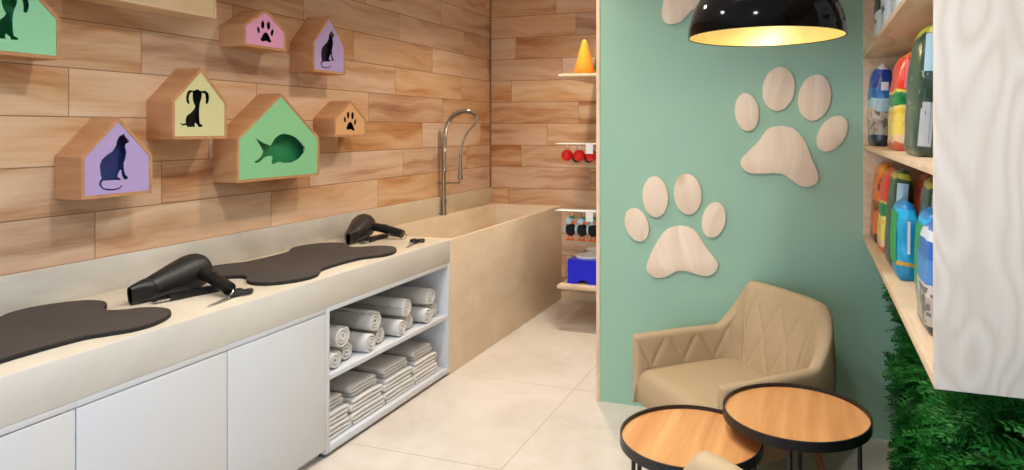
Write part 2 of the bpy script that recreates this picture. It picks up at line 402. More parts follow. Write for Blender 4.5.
PAW2 = [[(-0.003,0.1),(0.012,0.096),(0.024,0.082),(0.035,0.062),(0.043,0.049),(0.037,0.04),(0.028,0.038),(0.012,0.048),(-0.005,0.05),(-0.022,0.046),(-0.036,0.048),(-0.043,0.06),(-0.034,0.073),(-0.022,0.09),(-0.012,0.098)],[(-0.045,0.114),(-0.044,0.108),(-0.045,0.103),(-0.047,0.098),(-0.049,0.095),(-0.052,0.094),(-0.056,0.094),(-0.06,0.096),(-0.063,0.1),(-0.065,0.106),(-0.067,0.112),(-0.067,0.118),(-0.067,0.123),(-0.065,0.128),(-0.063,0.131),(-0.059,0.132),(-0.056,0.132),(-0.052,0.129),(-0.049,0.125),(-0.047,0.12)],[(-0.011,0.143),(-0.011,0.136),(-0.013,0.13),(-0.016,0.124),(-0.02,0.121),(-0.024,0.12),(-0.028,0.121),(-0.032,0.124),(-0.035,0.129),(-0.037,0.136),(-0.038,0.143),(-0.037,0.15),(-0.035,0.157),(-0.032,0.162),(-0.028,0.165),(-0.024,0.167),(-0.02,0.166),(-0.016,0.162),(-0.013,0.157),(-0.011,0.151)],[(0.035,0.14),(0.034,0.132),(0.032,0.125),(0.029,0.12),(0.025,0.116),(0.02,0.115),(0.016,0.116),(0.012,0.12),(0.009,0.125),(0.007,0.132),(0.006,0.139),(0.007,0.147),(0.009,0.154),(0.012,0.159),(0.016,0.163),(0.02,0.164),(0.025,0.163),(0.029,0.16),(0.032,0.154),(0.034,0.148)],[(0.059,0.098),(0.058,0.092),(0.055,0.086),(0.051,0.082),(0.048,0.079),(0.044,0.078),(0.041,0.08),(0.038,0.083),(0.036,0.088),(0.036,0.094),(0.036,0.1),(0.038,0.106),(0.041,0.112),(0.044,0.116),(0.048,0.119),(0.052,0.12),(0.055,0.118),(0.058,0.115),(0.059,0.11),(0.06,0.104)]]
WALLPAW_A = ((-0.712,0.891),[[(-0.025,0.187),(0.037,0.186),(0.09,0.155),(0.143,0.074),(0.203,0.002),(0.211,-0.035),(0.188,-0.071),(0.143,-0.09),(0.098,-0.084),(0.037,-0.07),(-0.017,-0.07),(-0.056,-0.091),(-0.103,-0.116),(-0.158,-0.117),(-0.195,-0.093),(-0.201,-0.047),(-0.174,0.025),(-0.135,0.097),(-0.087,0.161)],[(-0.197,0.21),(-0.19,0.18),(-0.189,0.15),(-0.195,0.124),(-0.208,0.103),(-0.226,0.091),(-0.248,0.087),(-0.271,0.093),(-0.294,0.108),(-0.313,0.13),(-0.328,0.158),(-0.336,0.189),(-0.336,0.219),(-0.33,0.246),(-0.317,0.266),(-0.298,0.279),(-0.276,0.282),(-0.253,0.276),(-0.231,0.261),(-0.212,0.238)],[(-0.075,0.36),(-0.076,0.323),(-0.084,0.289),(-0.099,0.261),(-0.119,0.242),(-0.142,0.234),(-0.166,0.237),(-0.188,0.251),(-0.207,0.276),(-0.22,0.308),(-0.227,0.345),(-0.226,0.382),(-0.217,0.417),(-0.202,0.445),(-0.182,0.464),(-0.159,0.472),(-0.135,0.468),(-0.113,0.453),(-0.094,0.428),(-0.081,0.396)],[(0.118,0.385),(0.118,0.348),(0.111,0.314),(0.096,0.286),(0.076,0.267),(0.052,0.257),(0.027,0.259),(0.003,0.273),(-0.018,0.296),(-0.032,0.327),(-0.04,0.363),(-0.04,0.4),(-0.032,0.434),(-0.017,0.462),(0.003,0.482),(0.027,0.491),(0.052,0.488),(0.076,0.474),(0.096,0.451),(0.111,0.42)],[(0.252,0.221),(0.243,0.19),(0.228,0.164),(0.209,0.144),(0.188,0.132),(0.167,0.131),(0.148,0.139),(0.133,0.156),(0.123,0.181),(0.12,0.211),(0.123,0.243),(0.133,0.274),(0.148,0.301),(0.167,0.321),(0.188,0.332),(0.209,0.333),(0.228,0.325),(0.243,0.307),(0.252,0.282),(0.256,0.253)]])
WALLPAW_B = ((-0.161,1.47),[[(-0.049,0.178),(0.016,0.187),(0.081,0.165),(0.129,0.103),(0.161,0.019),(0.197,-0.072),(0.192,-0.117),(0.153,-0.142),(0.105,-0.14),(0.065,-0.114),(0.024,-0.084),(-0.025,-0.072),(-0.091,-0.078),(-0.166,-0.075),(-0.208,-0.041),(-0.211,-0.003),(-0.174,0.041),(-0.116,0.101),(-0.082,0.153)],[(-0.114,0.271),(-0.114,0.238),(-0.12,0.208),(-0.132,0.183),(-0.149,0.166),(-0.168,0.158),(-0.189,0.162),(-0.209,0.175),(-0.226,0.197),(-0.238,0.226),(-0.245,0.258),(-0.245,0.292),(-0.239,0.322),(-0.227,0.347),(-0.21,0.364),(-0.19,0.371),(-0.169,0.368),(-0.15,0.354),(-0.133,0.332),(-0.121,0.304)],[(0.075,0.374),(0.065,0.338),(0.047,0.307),(0.024,0.284),(-0.002,0.271),(-0.029,0.271),(-0.054,0.281),(-0.074,0.303),(-0.089,0.334),(-0.095,0.37),(-0.093,0.408),(-0.082,0.444),(-0.064,0.476),(-0.041,0.498),(-0.015,0.51),(0.012,0.511),(0.037,0.499),(0.057,0.478),(0.071,0.447),(0.077,0.412)],[(0.261,0.321),(0.25,0.284),(0.231,0.252),(0.208,0.229),(0.181,0.217),(0.155,0.216),(0.131,0.228),(0.111,0.251),(0.098,0.283),(0.093,0.321),(0.097,0.36),(0.109,0.398),(0.128,0.43),(0.152,0.453),(0.178,0.464),(0.205,0.464),(0.229,0.452),(0.248,0.429),(0.26,0.397),(0.265,0.36)],[(0.323,0.105),(0.302,0.08),(0.279,0.061),(0.254,0.05),(0.231,0.048),(0.211,0.056),(0.197,0.073),(0.19,0.097),(0.191,0.125),(0.2,0.156),(0.215,0.185),(0.236,0.211),(0.26,0.229),(0.285,0.24),(0.308,0.241),(0.327,0.233),(0.341,0.216),(0.347,0.193),(0.346,0.165),(0.338,0.135)]])

# ================================================================ the room
XW, XR, YB, YF, ZC = -3.05, 0.62, 6.09, -1.7, 3.0
XF = -2.285            # front plane of worktop, cabinets and tub
struct(MB().box(XW - .1, XR + .1, YF - .1, YB + .1, -0.12, 0.0).build('floor', M['floor'], smooth=0))
struct(MB().box(XW - .1, XR + .1, YF - .1, YB + .1, ZC, ZC + .1).build('ceiling', M['white_paint'], smooth=0))
struct(MB().box(XW - .12, XW, YF, YB, 0, ZC).build('wall_left', M['wall_wood_y'], smooth=0))
struct(MB().box(XW, XR, YB, YB + .12, 0, ZC).build('wall_back', M['wall_wood_x'], smooth=0))
struct(MB().box(XR, XR + .12, YF, YB, 0, ZC).build('wall_right', M['white_paint'], smooth=0))
# street-side wall behind the camera with a tall shop window
WX0, WX1, WZ0, WZ1 = -2.7, 0.1, 0.12, 2.65
fw = MB()
fw.prism([(XW, 0), (XR, 0), (XR, ZC), (XW, ZC)], YF - .12, YF, 'Y', holes=[[(WX0, WZ0), (WX0, WZ1), (WX1, WZ1), (WX1, WZ0)]])
struct(fw.build('wall_front', M['white_paint'], smooth=0))
wf = MB()
for x in (WX0, WX0 + .93, WX0 + 1.86, WX1 - .05):
    wf.box(x, x + .05, YF - .08, YF - .03, WZ0, WZ1)
wf.box(WX0, WX1, YF - .08, YF - .03, WZ0, WZ0 + .05); wf.box(WX0, WX1, YF - .08, YF - .03, WZ1 - .05, WZ1)
win = struct(wf.build('window_1', M['black_metal'], smooth=0))
MB().box(WX0 + .02, WX1 - .02, YF - .058, YF - .052, WZ0 + .02, WZ1 - .02).build('window_pane', M['glass'], win, smooth=0)
# sage green partition with a timber edge strip
YG = 3.87
struct(MB().box(-1.2045, XR, YG, YG + .10, 0, ZC).build('wall_partition', M['green_paint'], smooth=0))
struct(MB().box(-1.2285, -1.205, YG - .004, YG + .104, 0, ZC).build('trim_1', M['edge_wood'], bevel=.002))
struct(MB().box(XF, XR, YB - .014, YB, 0, .075).build('baseboard_back', M['edge_wood'], bevel=.002))
# upstand behind the worktop and tub, two lengths meeting at a joint, tinted for cool and warm light
struct(MB().box(XW, XW + .02, .95, 4.0, .90, 1.0565).build('trim_2', M['splash'], bevel=.0015))
struct(MB().box(XW, XW + .02, 4.003, YB, .90, 1.0565).build('trim_3', M['splash_lit_warm'], bevel=.0015))
struct(MB().box(XW, XW + .012, YB - .012, YB, 1.0565, ZC).build('trim_4', plain('corner_bead', rgb(140, 104, 74), .5), smooth=0))

# ================================================================ worktop, tub, cabinets
Y0 = 0.955
wt = thing('worktop', 'long beige stone grooming worktop with a deep pale apron over the white cupboards', 'worktop', (XW, Y0, 0))
L = 3.966 - Y0
MB().prism([(0.0, .875), (0.0, .90), (XF - XW - .0122, .90), (XF - XW - .0122, .875)], 0.0, L, 'Y').build('top', M['slab'], wt, bevel=.002)
MB().box(XF - XW - .012, XF - XW, 0, L, .749, .90).build('apron', M['apron'], wt, bevel=.001)

def cupboard(y0, y1, label):
    t = thing('base_cupboard', label, 'cupboard', (XW, y0, 0), group='white lacquered cupboards under the worktop')
    w = y1 - y0; d = XF - XW
    c = MB()
    c.box(.02, d - .022, .0, .018, .06, .7485); c.box(.02, d - .022, w - .018, w, .06, .7485)
    c.box(.02, d - .022, .018, w - .018, .06, .078); c.box(.02, .036, .018, w - .018, .078, .7485)
    c.box(.038, d - .022, .018, w - .018, .70, .7485)
    c.build('carcass', M['lacquer'], t, bevel=.001)
    MB().box(d - .0215, d - .001, 0, w, .7255, .7485).build('top_rail', M['lacquer'], t, bevel=.001)
    MB().box(d - .0215, d, .0018, w - .0018, .045, .7215).build('door', M['lacquer'], t, bevel=.0015)
    MB().box(d - .06, d - .042, 0, w, 0, .0595).build('plinth', M['lacquer'], t)
    return t
cupboard(.955, 1.5575, 'white cupboard under the worktop, at the left edge of the photo')
cupboard(1.5585, 2.1615, 'white flat-fronted cupboard in the middle of the row of three')
cupboard(2.1625, 2.757, 'white flat-fronted cupboard right beside the open towel shelves')

ns = thing('open_shelf_unit', 'white open shelf unit under the worktop filled with grey towels', 'shelf unit', (XW, 2.758, 0))
d = XF - XW; w = 3.966 - 2.758
MB().box(.02, d, 0, .026, .02, .7485).build('side_panel', M['lacquer'], ns, bevel=.001)
MB().box(.02, d, w - .026, w, .02, .7485).build('side_panel', M['lacquer'], ns, bevel=.001)
MB().box(.02, d, .0262, w - .0262, .02, .055).build('bottom_panel', M['lacquer'], ns, bevel=.001)
MB().box(.02, d, .0262, w - .0262, .7255, .7485).build('top_panel', M['lacquer'], ns, bevel=.001)
MB().box(.0385, d - .004, .0262, w - .0262, .380, .405).build('shelf', M['lacquer'], ns, bevel=.001)
MB().box(.02, .038, .0262, w - .0262, .0552, .7252).build('back_panel', M['lacquer'], ns)
MB().box(.05, d - .02, .004, w - .004, 0, .0198).build('plinth', plain('plinth_grey', rgb(120, 112, 104), .6), ns)

tub = thing('grooming_tub', 'tall beige stone-clad dog bathing tub in the far corner', 'bathtub', (XW, 3.969, 0))
tl = YB - 3.969 - .002; td = XF - XW
tb = MB()
ox0, ox1, oy0, oy1 = 0.001, td, 0.0, tl
ix0, ix1, iy0, iy1 = .085, td - .024, .055, tl - .045
bx0, bx1, by0, by1 = .12, td - .05, .09, tl - .09
zt, zb = .8995, .50
V = [(ox0, oy0, 0), (ox1, oy0, 0), (ox1, oy1, 0), (ox0, oy1, 0), (ox0, oy0, zt), (ox1, oy0, zt), (ox1, oy1, zt), (ox0, oy1, zt),
     (ix0, iy0, zt), (ix1, iy0, zt), (ix1, iy1, zt), (ix0, iy1, zt), (bx0, by0, zb), (bx1, by0, zb), (bx1, by1, zb), (bx0, by1, zb)]
Fc = [(3, 2, 1, 0), (0, 1, 5, 4), (1, 2, 6, 5), (2, 3, 7, 6), (3, 0, 4, 7)]
for a in range(4):
    b = (a + 1) % 4
    Fc.append((4 + a, 4 + b, 8 + b, 8 + a)); Fc.append((8 + a, 8 + b, 12 + b, 12 + a))
Fc.append((12, 13, 14, 15))
tb.add(V, Fc).build('basin', M['tub'], tub, smooth=30, bevel=.004)
MB().lathe([(0, .003), (.03, .003), (.034, 0), (0, -.001)], 20, Matrix.Translation((.40, 1.0, zb))).build('drain', M['steel'], tub)

# spring-neck tap on the ledge behind the tub
fx, fy = -2.996, 5.10
fa = thing('spring_tap', 'tall chrome spring-neck tap standing behind the grooming tub', 'tap', (fx, fy, .90))
MB().lathe([(0, 0), (.024, 0), (.024, .012), (.019, .02), (.019, .12), (.016, .13), (.016, .36), (.0, .36)], 20).build('post', M['steel'], fa)
MB().lathe([(.0205, .10), (.0225, .105), (.0225, .135), (.0205, .14)], 20, closed=True).build('collar', M['steel'], fa)
arc = catmull([(0, 0, .36), (.001, 0, .48), (.006, 0, .62), (.02, 0, .74), (.07, 0, .835), (.155, 0, .885), (.235, 0, .89), (.305, 0, .865)], 14, closed=False)
MB().tube(arc, .011, 8).build('inner_hose', M['steel'], fa)
def helix(path, rad, pitch, per=10):
    P = [Vector(p) for p in path]; out = []; ang = 0.0
    up = Vector((0, 1, 0))
    for i in range(len(P) - 1):
        dd = P[i + 1] - P[i]; ln = dd.length; tdir = dd.normalized()
        sd = tdir.cross(up).normalized()
        k = max(1, int(ln / pitch * per))
        for j in range(k):
            t = j / k
            p = P[i] + dd * t
            out.append(p + up * math.cos(ang) * rad + sd * math.sin(ang) * rad)
            ang += 2 * math.pi * ln / pitch / k
    return out
MB().tube(helix(arc, .0175, .0135, 9), .0042, 5).build('spring', M['steel'], fa)
MB().lathe([(0, 0), (.017, 0), (.019, .012), (.017, .03), (0, .03)], 16, frame_to((.29, 0, .872), (.32, 0, .855))).build('end_cap', M['steel'], fa)
hose = catmull([(.312, 0, .86), (.318, 0, .825), (.29, 0, .775), (.22, 0, .70), (.178, 0, .61), (.16, 0, .52)], 8, closed=False)
MB().tube(hose, .009, 8).build('hose', M['steel'], fa)
MB().lathe([(0, .525), (.011, .52), (.012, .44), (.016, .40), (.016, .37), (.024, .315), (.02, .31), (0, .31)], 16, Matrix.Translation((.16, 0, 0))).build('spray_head', M['steel'], fa)
sa = MB().tube([(0, 0, .275), (.155, 0, .28), (.158, 0, .33)], .007, 8)
sa.lathe([(.012, -.008), (.019, -.008), (.019, .008), (.012, .008)], 16, Matrix.Translation((.16, 0, .345)), closed=True)
sa.build('support_arm', M['steel'], fa)
MB().tube([(0, 0, .265), (-.028, -.012, .268), (-.03, -.06, .285)], [.009, .008, .005], 8).build('lever', M['steel'], fa)

# ================================================================ animal boxes on the wood wall
def house(label, kind, yc, zb, w, e, rise, panel, back, holes, dep=.166, group=None, body=None):
    """open-fronted box with a gable top; the painted front is cut out in an animal shape"""
    t = thing('house_shaped_box', label, 'wall box', (XW, yc, zb), group=group)
    th = .014
    out = [(-w / 2, 0), (w / 2, 0), (w / 2, e), (0, e + rise), (-w / 2, e)]
    k = rise / (w / 2); sl = math.hypot(1, k)
    wi = w / 2 - th; ei = e - th * sl + k * th
    inn = [(-wi, th), (wi, th), (wi, ei), (0, e + rise - th * sl), (-wi, ei)]
    MB().prism(out, 0.001, dep, 'X', holes=[inn[::-1]]).build('box_body', body or M['kraft'], t, smooth=0)
    g = .0006
    sh = [(y * (1 - g / wi), z + (g if z < .05 else -g)) for y, z in inn]
    MB().prism(sh, dep - (.010 if w > .5 else .005), dep - .002, 'X', holes=holes).build('front_panel', panel, t, smooth=0)
    if back:
        o = MB().prism(sh, .002, dep - .055, 'X').build('backing', back, t, smooth=0)  # dark plate painted as the shaded inside of the box
        o['label'] = 'box inside seen through the cut-out, its shade painted into the colour'
    return t
G = 'house-shaped boxes on the wood wall'
house('house-shaped box with a lavender front and navy cat, lowest on the wood wall', 'cat', 2.150, 1.343, .319, .180, .170, M['lavender'], M['hole_navy'], [CAT], .162, G)
house('house-shaped box with a pale yellow front and a dog cut-out', 'dog', 2.567, 1.590, .317, .187, .168, M['cream'], M['hole_dark'], [DOG], .167, G)
house('largest house-shaped box with a green front and a fish cut-out', 'fish', 3.105, 1.353, .629, .236, .256, M['leaf'], M['hole_green'], [FISH], .165, G)
house('smallest house-shaped box, unpainted wooden front with a black paw print', 'paw', 3.718, 1.588, .320, .121, .120, M['peach'], M['hole_black'], PAW2, .168, G)
house('house-shaped box with a pink front and a black paw print', 'paw', 2.981, 2.086, .303, .116, .105, M['pink'], M['hole_black'], PAW, .175, G)
house('narrow house-shaped box with a lavender front and a black cat, beside the pink paw box', 'cat', 3.504, 1.992, .298, .183, .180, M['lavender'], M['hole_violet'], [CAT2], .176, G)
bigdog = [(y * .98 + .004, z * .95 + .003) for y, z in DOG]
house('house-shaped box with mint green front and green dog, at the top left corner', 'dog', 1.742, 1.921, .335, .168, .165, M['mint'], M['hole_green'], [bigdog], .160, G)
house('plain pale wooden box with a blank front, at the top edge of the photo', 'plain', 2.345, 2.205, .63, .24, .256, M['pale_box'], None, (), .165, G, M['pale_box'])

# ================================================================ grooming mats, dryers and tools on the worktop
ZT = .9003
q = [(0, .425), (.05, .445), (.10, .495), (.165, .52), (.24, .505), (.30, .44), (.333, .35), (.325, .275), (.29, .215), (.258, .16), (.247, .08)]
bone = q + [(.245, 0)] + [(x, -y) for x, y in q[::-1]] + [(-x, -y) for x, y in q[1:]] + [(-.245, 0)] + [(-x, y) for x, y in q[:0:-1]]
bone = [(p[0], p[1]) for p in catmull([(x, y, 0) for x, y in bone], 5)]
mt = thing('grooming_mat', 'dark brown bone-shaped grooming mat at the left edge of the photo', 'mat', (-2.665, 1.515, ZT), group='bone-shaped mats on the worktop')
MB().prism(bone, 0, .0125, 'Z').build('base', M['rubber'], mt, bevel=.0015)
MB().prism([(x * .996, y * .997) for x, y in bone], .0126, .018, 'Z').build('top_layer', M['mat_top'], mt, bevel=.0015)
dup(mt, (-2.665, 3.034, ZT), label='dark brown bone-shaped grooming mat lying between the two hair dryers')

def build_dryer():
    t = thing('hair_dryer', 'large black hair dryer lying between the two mats, nozzle to the left', 'hair dryer', (-2.70, 2.06, ZT), group='black hair dryers on the worktop')
    N = Vector((0, 0, .040)); E = Vector((-.03, .39, .0855))
    A = frame_to(N, E); ln = (E - N).length
    prof = [(0, .075), (.036, .075), (.044, .085), (.054, .15), (.064, .22), (.074, .29), (.081, .345), (.082, .385), (.078, .42), (.066, .447), (.044, .462), (.018, .468), (0, .469)]
    prof = [(r, z * ln / .469 * 1.0) for r, z in prof]
    MB().lathe(prof, 32, A).build('housing', M['dryer'], t, smooth=60)
    nz = MB()
    secs = [(.098, .046, .046), (.085, .049, .049), (.07, .048, .048), (.035, .028, .044), (.0, .015, .0385)]
    n = 28; vs = []
    for z, a, b in secs:
        for k in range(n):
            an = 2 * math.pi * k / n
            cx, cy = math.cos(an), math.sin(an)
            e = .75 if z < .06 else 1
            vs.append((a * math.copysign(abs(cx) ** e, cx), b * math.copysign(abs(cy) ** e, cy), z))
    for z, a, b in secs[:0:-1]:
        for k in range(n):
            an = 2 * math.pi * k / n; cx, cy = math.cos(an), math.sin(an)
            vs.append(((a - .006) * cx, (b - .006) * cy, z + .004 if z > 0 else 0))
    m = len(vs) // n
    fs = [(i * n + k, i * n + (k + 1) % n, (i + 1) * n + (k + 1) % n, (i + 1) * n + k) for i in range(m - 1) for k in range(n)]
    nz.add(vs, fs, 0, A)
    nz.build('nozzle', M['dryer_dark'], t, smooth=50)
    gr = MB()
    for i in range(5):
        r = .012 + .010 * i
        zz = .469 - (0.0006 + .00012 * (i * 3) ** 1.9)
        zz = (zz + .002) * ln / .469
        gr.lathe([(r - .002, zz - .006), (r - .001, zz), (r + .001, zz), (r + .002, zz - .006)], 20, A)
    gr.build('intake_grille', M['dryer_dark'], t)
    hp = [(.0, .31, .082), (.07, .30, .073), (.14, .285, .063), (.22, .265, .046), (.268, .252, .034)]
    MB().tube(catmull(hp, 5, False), .0285, 14).build('handle', M['dryer_dark'], t, smooth=60)
    s = MB().box(-.004, .004, -.018, .018, -.002, .003, 0, Matrix.Translation((.14, .285, .0905)))
    s.build('switch', M['rubber'], t, bevel=.001)
    MB().tube(catmull([(.264, .252, .034), (.288, .250, .036), (.300, .236, .024), (.292, .218, .010), (.262, .212, .005)], 6, False), .003, 6).build('hanging_loop', M['silver'], t)
    return t
dr = build_dryer()
dup(dr, (-2.787, 3.57, ZT), (0, 0, R(15.9)), 'black hair dryer nearer the tub, at the far end of the second mat')

def build_clipper():
    t = thing('hair_clipper', 'black clipper with a silver blade beside the large dryer between the mats', 'clipper', (-2.635, 2.12, ZT), R(-14), 'black clippers lying by the dryers')
    pr = [(-.012, .05), (.018, .052), (.024, .08), (.02, .16), (.024, .23), (.018, .27), (-.018, .27), (-.024, .23), (-.02, .16), (-.024, .08), (-.018, .052)]
    b = MB().prism([(p[0], p[1]) for p in catmull([(x, y, 0) for x, y in pr], 3)], .001, .026, 'Z')
    b.build('body', M['dryer_dark'], t, bevel=.006, seg=3)
    bl = MB().prism([(-.020, .0), (.020, .0), (.017, .055), (-.017, .055)], .006, .014, 'Z')
    for i in range(9):
        x = -.018 + i * .0045
        bl.box(x - .0012, x + .0012, -.010, .002, .006, .011)
    bl.build('blade', M['silver'], t)
    MB().box(-.006, .006, .11, .15, .0262, .029).build('switch', M['rubber'], t, bevel=.001)
    MB().tube(catmull([(0, .268, .013), (.01, .30, .009), (.035, .315, .005), (.055, .295, .004)], 6, False), .0035, 6).build('cord', M['rubber'], t)
    return t
cl = build_clipper()
dup(cl, (-2.741, 3.6455, ZT), (0, 0, R(2)), 'black clipper with silver blade by the hair dryer nearer the tub')

def build_scissors():
    t = thing('grooming_scissors', 'black-handled scissors on the worktop edge beside the large dryer between the mats', 'scissors', (-2.365, 2.135, ZT), R(13), 'grooming scissors on the worktop edge')
    for s in (-1, 1):
        MB().prism([(0, 0), (s * .004, .03), (s * .010, .13), (s * .002, .155), (-s * .008, .15), (-s * .004, .06)], .004 + (.0025 if s > 0 else 0), .0062 + (.0025 if s > 0 else 0), 'Z').build('blade', M['silver'], t)
        ring = [(s * .024 + .017 * math.cos(a), .235 + .030 * math.sin(a), .0125) for a in [2 * math.pi * i / 20 for i in range(20)]]
        h = MB().tube(ring, .0085, 8, closed=True)
        h.tube([(-s * .003, .142, .0095), (s * .006, .175, .0115), (s * .016, .208, .0125)], [.007, .009, .009], 8)
        h.build('handle', M['dryer_dark'], t, smooth=60)
    MB().lathe([(0, 0), (.006, 0), (.006, .006), (0, .007)], 12, Matrix.Translation((0, .145, .006))).build('pivot', M['silver'], t)
    return t
sc = build_scissors()
dup(sc, (-2.375, 3.585, ZT), (0, 0, R(15)), 'black-handled scissors on the worktop edge next to the tub')

# ================================================================ towels
def ribbon(center, th):
    """closed outline of a ribbon of thickness th along a centre line in (y, z)"""
    P = [Vector((a, b)) for a, b in center]; l = []; r = []
    for i, p in enumerate(P):
        d = (P[min(i + 1, len(P) - 1)] - P[max(i - 1, 0)]).normalized()
        nn = Vector((-d.y, d.x))
        l.append(p + nn * th / 2); r.append(p - nn * th / 2)
    return [tuple(p) for p in l], [tuple(p) for p in r]
def strip_prism(mb, center, th, x0, x1, bulge=.006):
    l, r = ribbon(center, th); n = len(l)
    xs = [x0, x0 + .004, x1 - .010, x1 - .003, x1]
    sc_ = [.55, 1, 1, .85, .45]
    vs = []; fs = []
    for x, s in zip(xs, sc_):
        for a, b in zip(l, r):
            m = ((a[0] + b[0]) / 2, (a[1] + b[1]) / 2)
            vs.append((x, m[0] + (a[0] - m[0]) * s, m[1] + (a[1] - m[1]) * s))
            vs.append((x, m[0] + (b[0] - m[0]) * s, m[1] + (b[1] - m[1]) * s))
    k = 2 * n
    for j in range(len(xs) - 1):
        for i in range(n - 1):
            a = j * k + 2 * i; b = (j + 1) * k + 2 * i
            fs.append((a, a + 2, b + 2, b)); fs.append((a + 1, b + 1, b + 3, a + 3))
        a = j * k; b = (j + 1) * k
        fs.append((a, b, b + 1, a + 1)); a += k - 2; b += k - 2
        fs.append((a, a + 1, b + 1, b))
    for j in (0, len(xs) - 1):
        for i in range(n - 1):
            a = j * k + 2 * i
            fs.append((a, a + 1, a + 3, a + 2))
    mb.add(vs, fs)
def rolled(r, x_front, length, label, group, y, z, ph=0.0):
    pitch = .0165; turns = (r - .010) / pitch
    n = int(turns * 26); c = []
    for i in range(n + 1):
        a = 2 * math.pi * turns * i / n
        rr = .007 + pitch * a / (2 * math.pi)
        c.append((rr * math.cos(a + ph), rr * math.sin(a + ph)))
    mb = MB(); strip_prism(mb, c, .0138, -length, 0)
    o = mb.build('rolled_towel', M['towel'], smooth=50)
    o.location = (x_front, y, z)
    return tag(o, label, 'towel', group)
GR = 'rolled grey towels on the upper shelf'
zs = .4052
pos = ['beside the cupboard', 'second from the cupboard', 'second from the tub', 'beside the tub']
for i, (ys, yb) in enumerate([(2.868, None), (2.987, 3.15), (3.282, 3.448), (3.578, 3.736), (3.866, None)]):
    lo = ['at the end next to the cupboard', 'third in the row from the cupboard', 'in the middle of the bottom row', 'third in the row from the tub', 'at the end next to the tub'][i]
    rolled(.0465 if i else .0455, -2.345 if i else -2.315, .46, 'small rolled grey towel, ' + lo, GR, ys if i != 1 else 2.992, zs + .0475, .4 * i)
    if yb:
        lo = ['second in the bottom row from the cupboard side, larger', 'larger one halfway along the bottom row', 'larger one near the tub end of the bottom row'][i - 1]
        rolled(.0515, -2.305, .47, 'rolled grey towel, ' + lo, GR, yb, zs + .0525, 1.1 * i)
for i, (y, lo) in enumerate([(2.918, 'nearest the cupboard'), (3.205, 'second from the cupboard'), (3.503, 'second from the tub'), (3.790, 'nearest the tub')]):
    rolled(.0565, -2.312 - .006 * (i % 2), .50, 'rolled grey towel lying on top of the row of rolls, ' + lo, GR, y, zs + (.1525 if i else .151), 2.0 + i)

def folded(w, layers, pitch, x_front, length, label, y, z, flip=1):
    c = []; hw = w / 2 - pitch / 2
    for k in range(layers):
        zc = pitch * (k + .5); s = flip * (1 if k % 2 == 0 else -1)
        for j in range(9):
            u = -1 + 2 * j / 8
            c.append((s * u * hw, zc + .0012 * math.sin(3 * u + k)))
        if k < layers - 1:
            for j in range(1, 6):
                a = -math.pi / 2 + math.pi * j / 6
                c.append((s * (hw + math.cos(a) * pitch / 2), zc + pitch / 2 + math.sin(a) * pitch / 2))
    mb = MB(); strip_prism(mb, c, pitch * .80, -length, 0)
    o = mb.build('folded_towel', M['towel'], smooth=50)
    o.location = (x_front, y, z)
    return tag(o, label, 'towel', 'folded grey towels on the lower shelf')
for i, (y0, y1, lo) in enumerate([(2.795, 2.985, 'the stack next to the cupboard, partly hidden'), (2.998, 3.277, 'the second stack from the cupboard'), (3.291, 3.580, 'the third stack from the cupboard'), (3.597, 3.860, 'the stack next to the tub')]):
    yc = (y0 + y1) / 2; ww = y1 - y0
    folded(ww, 3, .0225, -2.312, .44, 'thick folded grey towel at the bottom of ' + lo, yc, .0556, 1)
    folded(ww - .008, 3, .0225, -2.318, .43, 'folded grey towel in the middle of ' + lo, yc - .004, .0556 + .0682, -1)
    folded(ww - .055, 3, .0195, -2.345, .42, 'folded grey towel on top of ' + lo, yc + .002, .0556 + .1364, 1)

# ================================================================ display at the back of the shop, behind the partition
sx0, sx1 = -1.955, -1.20
def wood_shelf(z0, z1, y0, label):
    t = thing('wall_shelf', label, 'shelf', (sx0, y0, z0))
    MB().box(0, sx1 - sx0, 0, YB - y0 - .001, 0, z1 - z0).build('board', M['shelf_ply'], t, bevel=.003)
    for x in (.2, .55):
        MB().prism([(YB - y0 - .0015, -.0002), (YB - y0 - .0015, -.12), (YB - y0 - .2, -.0002)], x, x + .012, 'X').build('bracket', M['edge_wood'], t)
    return t
wood_shelf(2.064, 2.088, 5.13, 'pale wooden shelf high on the back wall carrying the orange cone')
wood_shelf(.345, .375, 5.10, 'low pale wooden shelf carrying the blue bowl stand')
def rail(z, label, y0=5.12):
    t = thing('display_rail', label, 'rail', (sx0 - .02, y0, z))
    MB().box(0, sx1 - sx0 + .02, 0, .16, 0, .007).build('bar', M['card_white'], t, bevel=.001)
    for x in (.35, .7):
        MB().box(x, x + .012, .1602, YB - y0 - .001, -.012, .006).build('arm', M['card_white'], t)
    MB().box(.262, .322, -.006, -.0005, -.075, .012).build('price_card', M['card_white'], t)
    return t
rail(1.516, 'white rail with a price card from which the red balls hang')
rail(.972, 'white rail with a price card from which the black bird toys hang')
zb = 1.424
fuzz = lambda nm, c: plain(nm, c, .9, var=.12, scale=160, bump=.5, bscale=200)
M['red'] = plain('red_rubber', rgb(236, 26, 18), .45); M['navy'] = plain('navy_rubber', rgb(36, 46, 66), .5)
M['orange'] = fuzz('orange_felt', rgb(242, 120, 8)); M['dkgreen'] = fuzz('dark_green_felt', rgb(10, 82, 40))
M['blue'] = plain('blue_plastic', rgb(6, 18, 226), .35); M['plush_black'] = fuzz('black_plush', rgb(16, 16, 20))
M['plush_ice'] = fuzz('pale_blue_plush', rgb(176, 216, 236)); M['beak'] = fuzz('orange_plush', rgb(244, 104, 40)); M['crest'] = fuzz('green_plush', rgb(60, 150, 70))
